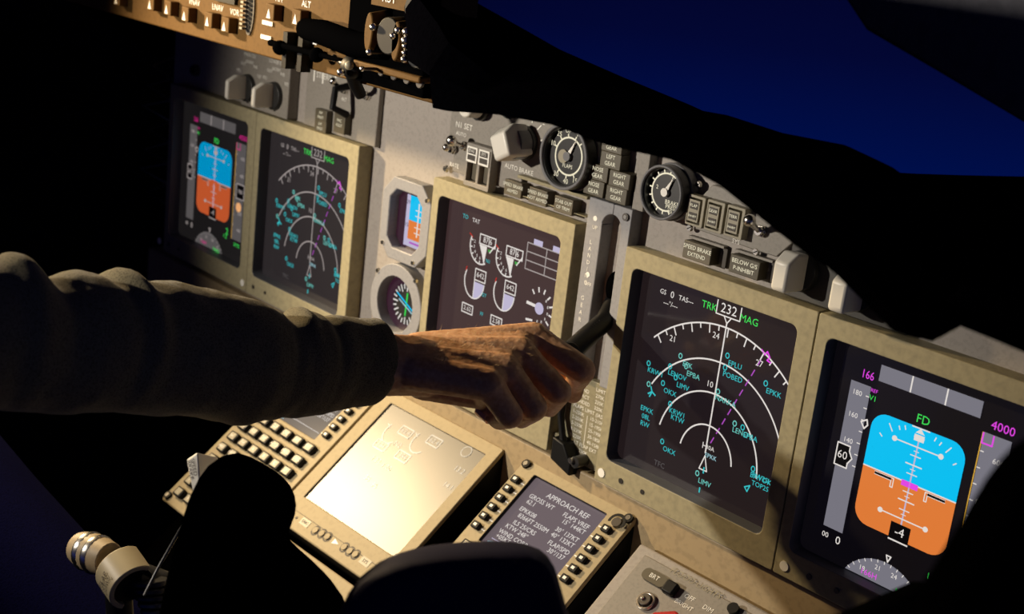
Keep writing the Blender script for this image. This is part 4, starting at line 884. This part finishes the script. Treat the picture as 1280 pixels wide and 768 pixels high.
def cap(a, b_, ra=None, rb=None):
    pa, pb = P[a], P[b_]; ra = ra or RR[a]; rb = rb or RR[b_]; L = (pb-pa).length; n = max(2, int(L/.0022))
    for i in range(n+1):
        f = i/n; bmesh.ops.create_icosphere(bm, subdivisions=2, radius=ra+(rb-ra)*f, matrix=Matrix.Translation(pa.lerp(pb, f)))
cap('w0', 'w1'); cap('w1', 'w2', .0245, .0215)
for f_ in 'imrp':
    cap(f_+'W', f_+'M', RR[f_+'W'], RR[f_+'M']); cap(f_+'M', f_+'P', RR[f_+'M']*.94, RR[f_+'P']); cap(f_+'P', f_+'D'); cap(f_+'D', f_+'T')
for k_ in (.25, .5, .75):        # metacarpals between the fingers fill the back of the hand
    for a_, b_ in (('i', 'm'), ('m', 'r'), ('r', 'p')):
        P['x'] = P[a_+'W'].lerp(P[b_+'W'], k_); P['y'] = P[a_+'M'].lerp(P[b_+'M'], k_).lerp(P['w2'], .10); cap('x', 'y', .0150, .0124)
cap('w2', 'up', .020, .0135); cap('uw', 'up'); cap('up', 'pM', .0135, .0105); cap('w2', 'ip', .0200, .0150); cap('up', 'ip'); cap('ip', 'iM', .0145, .011); cap('ip', 'mM', .0145, .011); cap('up', 'rM', .0135, .011)
cap('w2', 'th0', .019, .0175); cap('th0', 'th1'); cap('th1', 'th2'); cap('th2', 'th3')
me = bpy.data.meshes.new('h'); bm.to_mesh(me); bm.free()
hobj = bpy.data.objects.new('h', me); COL.objects.link(hobj)
r = hobj.modifiers.new('r', 'REMESH'); r.mode = 'VOXEL'; r.voxel_size = .0013; sm = hobj.modifiers.new('s', 'SMOOTH'); sm.factor = .5; sm.iterations = 5
bpy.context.view_layer.update()
hm = bpy.data.meshes.new_from_object(hobj.evaluated_get(bpy.context.evaluated_depsgraph_get())); bpy.data.objects.remove(hobj)
# tendons, knuckle wrinkles and veins as real relief
def segdist(p, a, b_):
    ab = b_-a; f = max(0, min(1, (p-a).dot(ab)/ab.length_squared)); return (p-(a+ab*f)).length, f
nr = [v.normal.copy() for v in hm.vertices]
for v, n0 in zip(hm.vertices, nr):
    p = v.co; d = .00025*noise.noise(p*150)+.00015*noise.noise(p*420)
    if n0.dot(uy) > .1 or n0.dot(uz) > .3:
        for f_ in 'imrp':
            q, f = segdist(p, P[f_+'W'], P[f_+'M']); e = max(0, q-RR[f_+'M']*1.0)
            d += .0006*math.exp(-(e/.003)**2)*f*f
            q = (p-P[f_+'P']).length
            if q < .016: d += .00035*math.sin(q*2600)*(1-q/.016)
    v.co = p+n0*d
hm.materials.clear(); hm.materials.append(M['skin'])
for p_ in hm.polygons: p_.use_smooth = True
body = bpy.data.objects.new('body', hm); COL.objects.link(body); body.parent = person; body.matrix_parent_inverse = pinv
# fingernails
def nail(tip, dist, nrm, rw=.0052, rl=.0062):
    b = MB(); ax = (P[tip]-P[dist]).normalized(); n_ = (nrm-ax*nrm.dot(ax)).normalized(); s_ = ax.cross(n_)
    vs = []; 
    for i in range(7):
        for j in range(7):
            a = (i/6-.5)*1.7; l = (j/6-.5)*2*rl; wr = RR[tip]*1.05
            vs.append(tuple(P[tip]+ax*(l+.001)+n_*(wr*math.cos(a)+.0004)+s_*(wr*math.sin(a)*.85)))
    fs = [[i*7+j, i*7+j+1, (i+1)*7+j+1, (i+1)*7+j] for i in range(6) for j in range(6)]
    b.add(vs, fs, 'nail'); o = b.build('fingernail', None, solid=False); o.parent = person; o.matrix_parent_inverse = pinv
    md = o.modifiers.new('s', 'SOLIDIFY'); md.thickness = .0006
nail('pT', 'pD', -uy*.8+uz*.7-ux*.2)
# fine hair on the back of hand and wrist
b = MB(); rnd = random.Random(5)
vv = [(v.co.copy(), v.normal.copy()) for v in hm.vertices if v.normal.dot(uy) > -.1 and segdist(v.co, P['w0'], P['w2'].lerp(P['mM'], .6))[0] < .034]
adir = (P['mM']-P['w0']).normalized()
for k in range(900):
    p, n_ = rnd.choice(vv); q = (adir*rnd.uniform(.3, 1)+n_*rnd.uniform(.15, .5)+Vector([rnd.uniform(-.4, .4) for _ in range(3)])).normalized(); L_ = rnd.uniform(.003, .007); s_ = n_.cross(q).normalized()*.00008
    b.add([p-s_, p+s_, p+q*L_*.5+s_*.7, p+q*L_*.5-s_*.7, p+q*L_-n_*.0008], [[0, 1, 2, 3], [3, 2, 4]], 'hair')
o = b.build('arm_hair', None, solid=False); o.parent = person; o.matrix_parent_inverse = pinv; o['kind'] = 'stuff'

# sleeve
cl = [(-260, 470, 1.02, 118), (-120, 444, 1.035, 104), (-40, 430, 1.045, 97), (0, 419, 1.05, 94), (60, 428, 1.052, 89), (100, 430, 1.053, 88), (140, 428, 1.054, 88), (200, 436, 1.056, 84), (250, 441, 1.058, 81), (300, 449, 1.059, 77), (340, 456, 1.060, 69), (358, 458, 1.060, 66), (372, 455, 1.060, 69), (392, 454, 1.060, 66), (410, 454, 1.0605, 62), (440, 453, 1.061, 58.5), (470, 452, 1.061, 56), (484, 452, 1.061, 54.5), (487, 452, 1.061, 50), (480, 452, 1.061, 46), (440, 452, 1.061, 44)]
cl = [(u-(20*max(0, min(1, (u-330)/110))), v, 1.062-.20*max(0, 487-u)/487, r) for u, v, d, r in cl]
rings = []; NA = 96
# resample
pts = [(at_d(u, v, d), rr/FPX*d) for u, v, d, rr in cl]
fine = []
for i in range(len(pts)-1):
    L_ = (pts[i+1][0]-pts[i][0]).length; n = max(1, int(L_/.0022))
    for k in range(n): 
        f = k/n; f2 = f*f*(3-2*f); fine.append((pts[i][0].lerp(pts[i+1][0], f), pts[i][1]+(pts[i+1][1]-pts[i][1])*f2, cl[i][0]+(cl[i+1][0]-cl[i][0])*f, i))
fine.append((pts[-1][0], pts[-1][1], cl[-1][0], len(pts)-1))
adir = (pts[15][0]-pts[4][0]).normalized(); s1_ = uy-adir*uy.dot(adir); s1_.normalize(); s2_ = adir.cross(s1_)   # s1 up in the picture
if s2_.dot(uz) < 0: s2_ = -s2_
vs = []; g = lambda x, c, w: math.exp(-((x-c)/w)**2)
for (c0, rad, u, i) in fine:
    inner = i >= 17
    for k in range(NA):
        a = 2*math.pi*k/NA; up = math.cos(a); rt = math.sin(a)
        dd = 0
        if not inner:
            w = (1+up)/2
            dd += w*(.0050*g(u-8*rt, 8, 16)-.0055*g(u-10*rt, 48, 16)+.0030*g(u-14*rt, 92, 20)-.0045*g(u-20*rt, 122, 12)+.0045*g(u-20*rt, 142, 12)-.002*g(u, 175, 20))
            dd += w*(-.0030*g(u+16*rt, 352, 7)+.0030*g(u+14*rt, 369, 9)-.0028*g(u+6*rt, 398, 6)+.0012*g(u, 415, 10)) - (1-w)*(-.002*g(u, 300, 30)+.0022*g(u, 360, 10)-.0012*g(u, 400, 12))
            pp = c0+(s1_*up+s2_*rt)*rad
            dd += .0022*noise.noise(pp*22)+.0010*noise.noise(pp*60)+.0004*noise.noise(pp*160)
            dd -= .0008*g(u, 474, 1.2)+.0006*g(u, 403, 1.5)
        vs.append(tuple(c0+(s1_*up+s2_*rt)*(rad+dd)))
nF = len(fine); fs = [[i*NA+k, i*NA+(k+1) % NA, (i+1)*NA+(k+1) % NA, (i+1)*NA+k] for i in range(nF-1) for k in range(NA)]
b = MB(); b.add(vs, fs, 'cloth')
o = b.build('sleeve', None, smooth=False); 
for p_ in o.data.polygons: p_.use_smooth = True
o.parent = person; o.matrix_parent_inverse = pinv; o['label'] = 'dark olive fleece sleeve with folded cuff'
# trousers (thigh and hip in dark navy), seated left of the pedestal
def T(u, v, d): return at_d(u, v, d)
b = MB(); k1 = T(60, 735, 1.30); k2 = T(-120, 620, 1.36)
b.tube([T(250, 1010, 1.20), T(190, 930, 1.22), T(110, 850, 1.25), T(28, 768, 1.28), T(-52, 680, 1.31), T(-125, 590, 1.35), T(-230, 520, 1.40)], [.05, .080, .088, .090, .092, .094, .080], 'navy_cloth', 32)
o = b.build('trousers', None, smooth=True); o.parent = person; o.matrix_parent_inverse = pinv; o['label'] = 'dark navy trouser leg'

# ------------------------------------------------------------------ lights and world
def spot(name, loc, tgt, energy, col, size, blend, rad):
    l = bpy.data.lights.new(name, 'SPOT'); l.energy = energy; l.color = col; l.spot_size = math.radians(size); l.spot_blend = blend; l.shadow_soft_size = rad
    o = bpy.data.objects.new(name, l); COL.objects.link(o); o.location = loc
    o.rotation_euler = (Vector(tgt)-Vector(loc)).to_track_quat('-Z', 'Y').to_euler(); return o
spot('map_reading_lamp', (-.62, -1.12, .215), (-.19, -.02, -.03), 62, (1.0, .90, .77), 56, .95, .016)
spot('side_reading_lamp', (-.98, -.42, .30), (-.14, -.22, -.13), 66, (1.0, .74, .42), 60, .75, .022)
w = bpy.data.worlds.new('night_sky'); S.world = w; w.use_nodes = True; nt = w.node_tree; bg = nt.nodes['Background']
tc = nt.nodes.new('ShaderNodeTexCoord'); sp = nt.nodes.new('ShaderNodeSeparateXYZ'); rp = nt.nodes.new('ShaderNodeValToRGB'); mr = nt.nodes.new('ShaderNodeMapRange')
mr.inputs['From Min'].default_value = -.35; mr.inputs['From Max'].default_value = .35
nt.links.new(tc.outputs['Generated'], sp.inputs[0]); nt.links.new(sp.outputs['Z'], mr.inputs['Value']); nt.links.new(mr.outputs[0], rp.inputs[0]); 
m2 = nt.nodes.new('ShaderNodeMapRange'); m2.interpolation_type = 'SMOOTHSTEP'; m2.inputs['From Min'].default_value = .15; m2.inputs['From Max'].default_value = .95
mixc = nt.nodes.new('ShaderNodeMix'); mixc.data_type = 'RGBA'; mixc.inputs[7].default_value = (*lin((40, 45, 78)), 1)
nt.links.new(sp.outputs['X'], m2.inputs['Value']); nt.links.new(m2.outputs[0], mixc.inputs[0]); nt.links.new(rp.outputs[0], mixc.inputs[6]); nt.links.new(mixc.outputs[2], bg.inputs[0])
cr = rp.color_ramp; cr.elements[0].position = 0; cr.elements[0].color = (*lin((4, 8, 40)), 1); cr.elements[1].position = 1; cr.elements[1].color = (*lin((6, 6, 34)), 1)
for p_, c_ in ((.20, (0, 22, 92)), (.30, (0, 15, 74)), (.40, (3, 8, 52)), (.52, (4, 4, 36))): e = cr.elements.new(p_); e.color = (*lin(c_), 1)
bg.inputs[1].default_value = 1.0
S.view_settings.view_transform = 'Standard'; S.view_settings.look = 'None'; S.view_settings.gamma = 1; S.view_settings.exposure = 0; S.view_settings.use_curve_mapping = False
S.cycles.use_denoising = True
S.cycles.max_bounces = 8
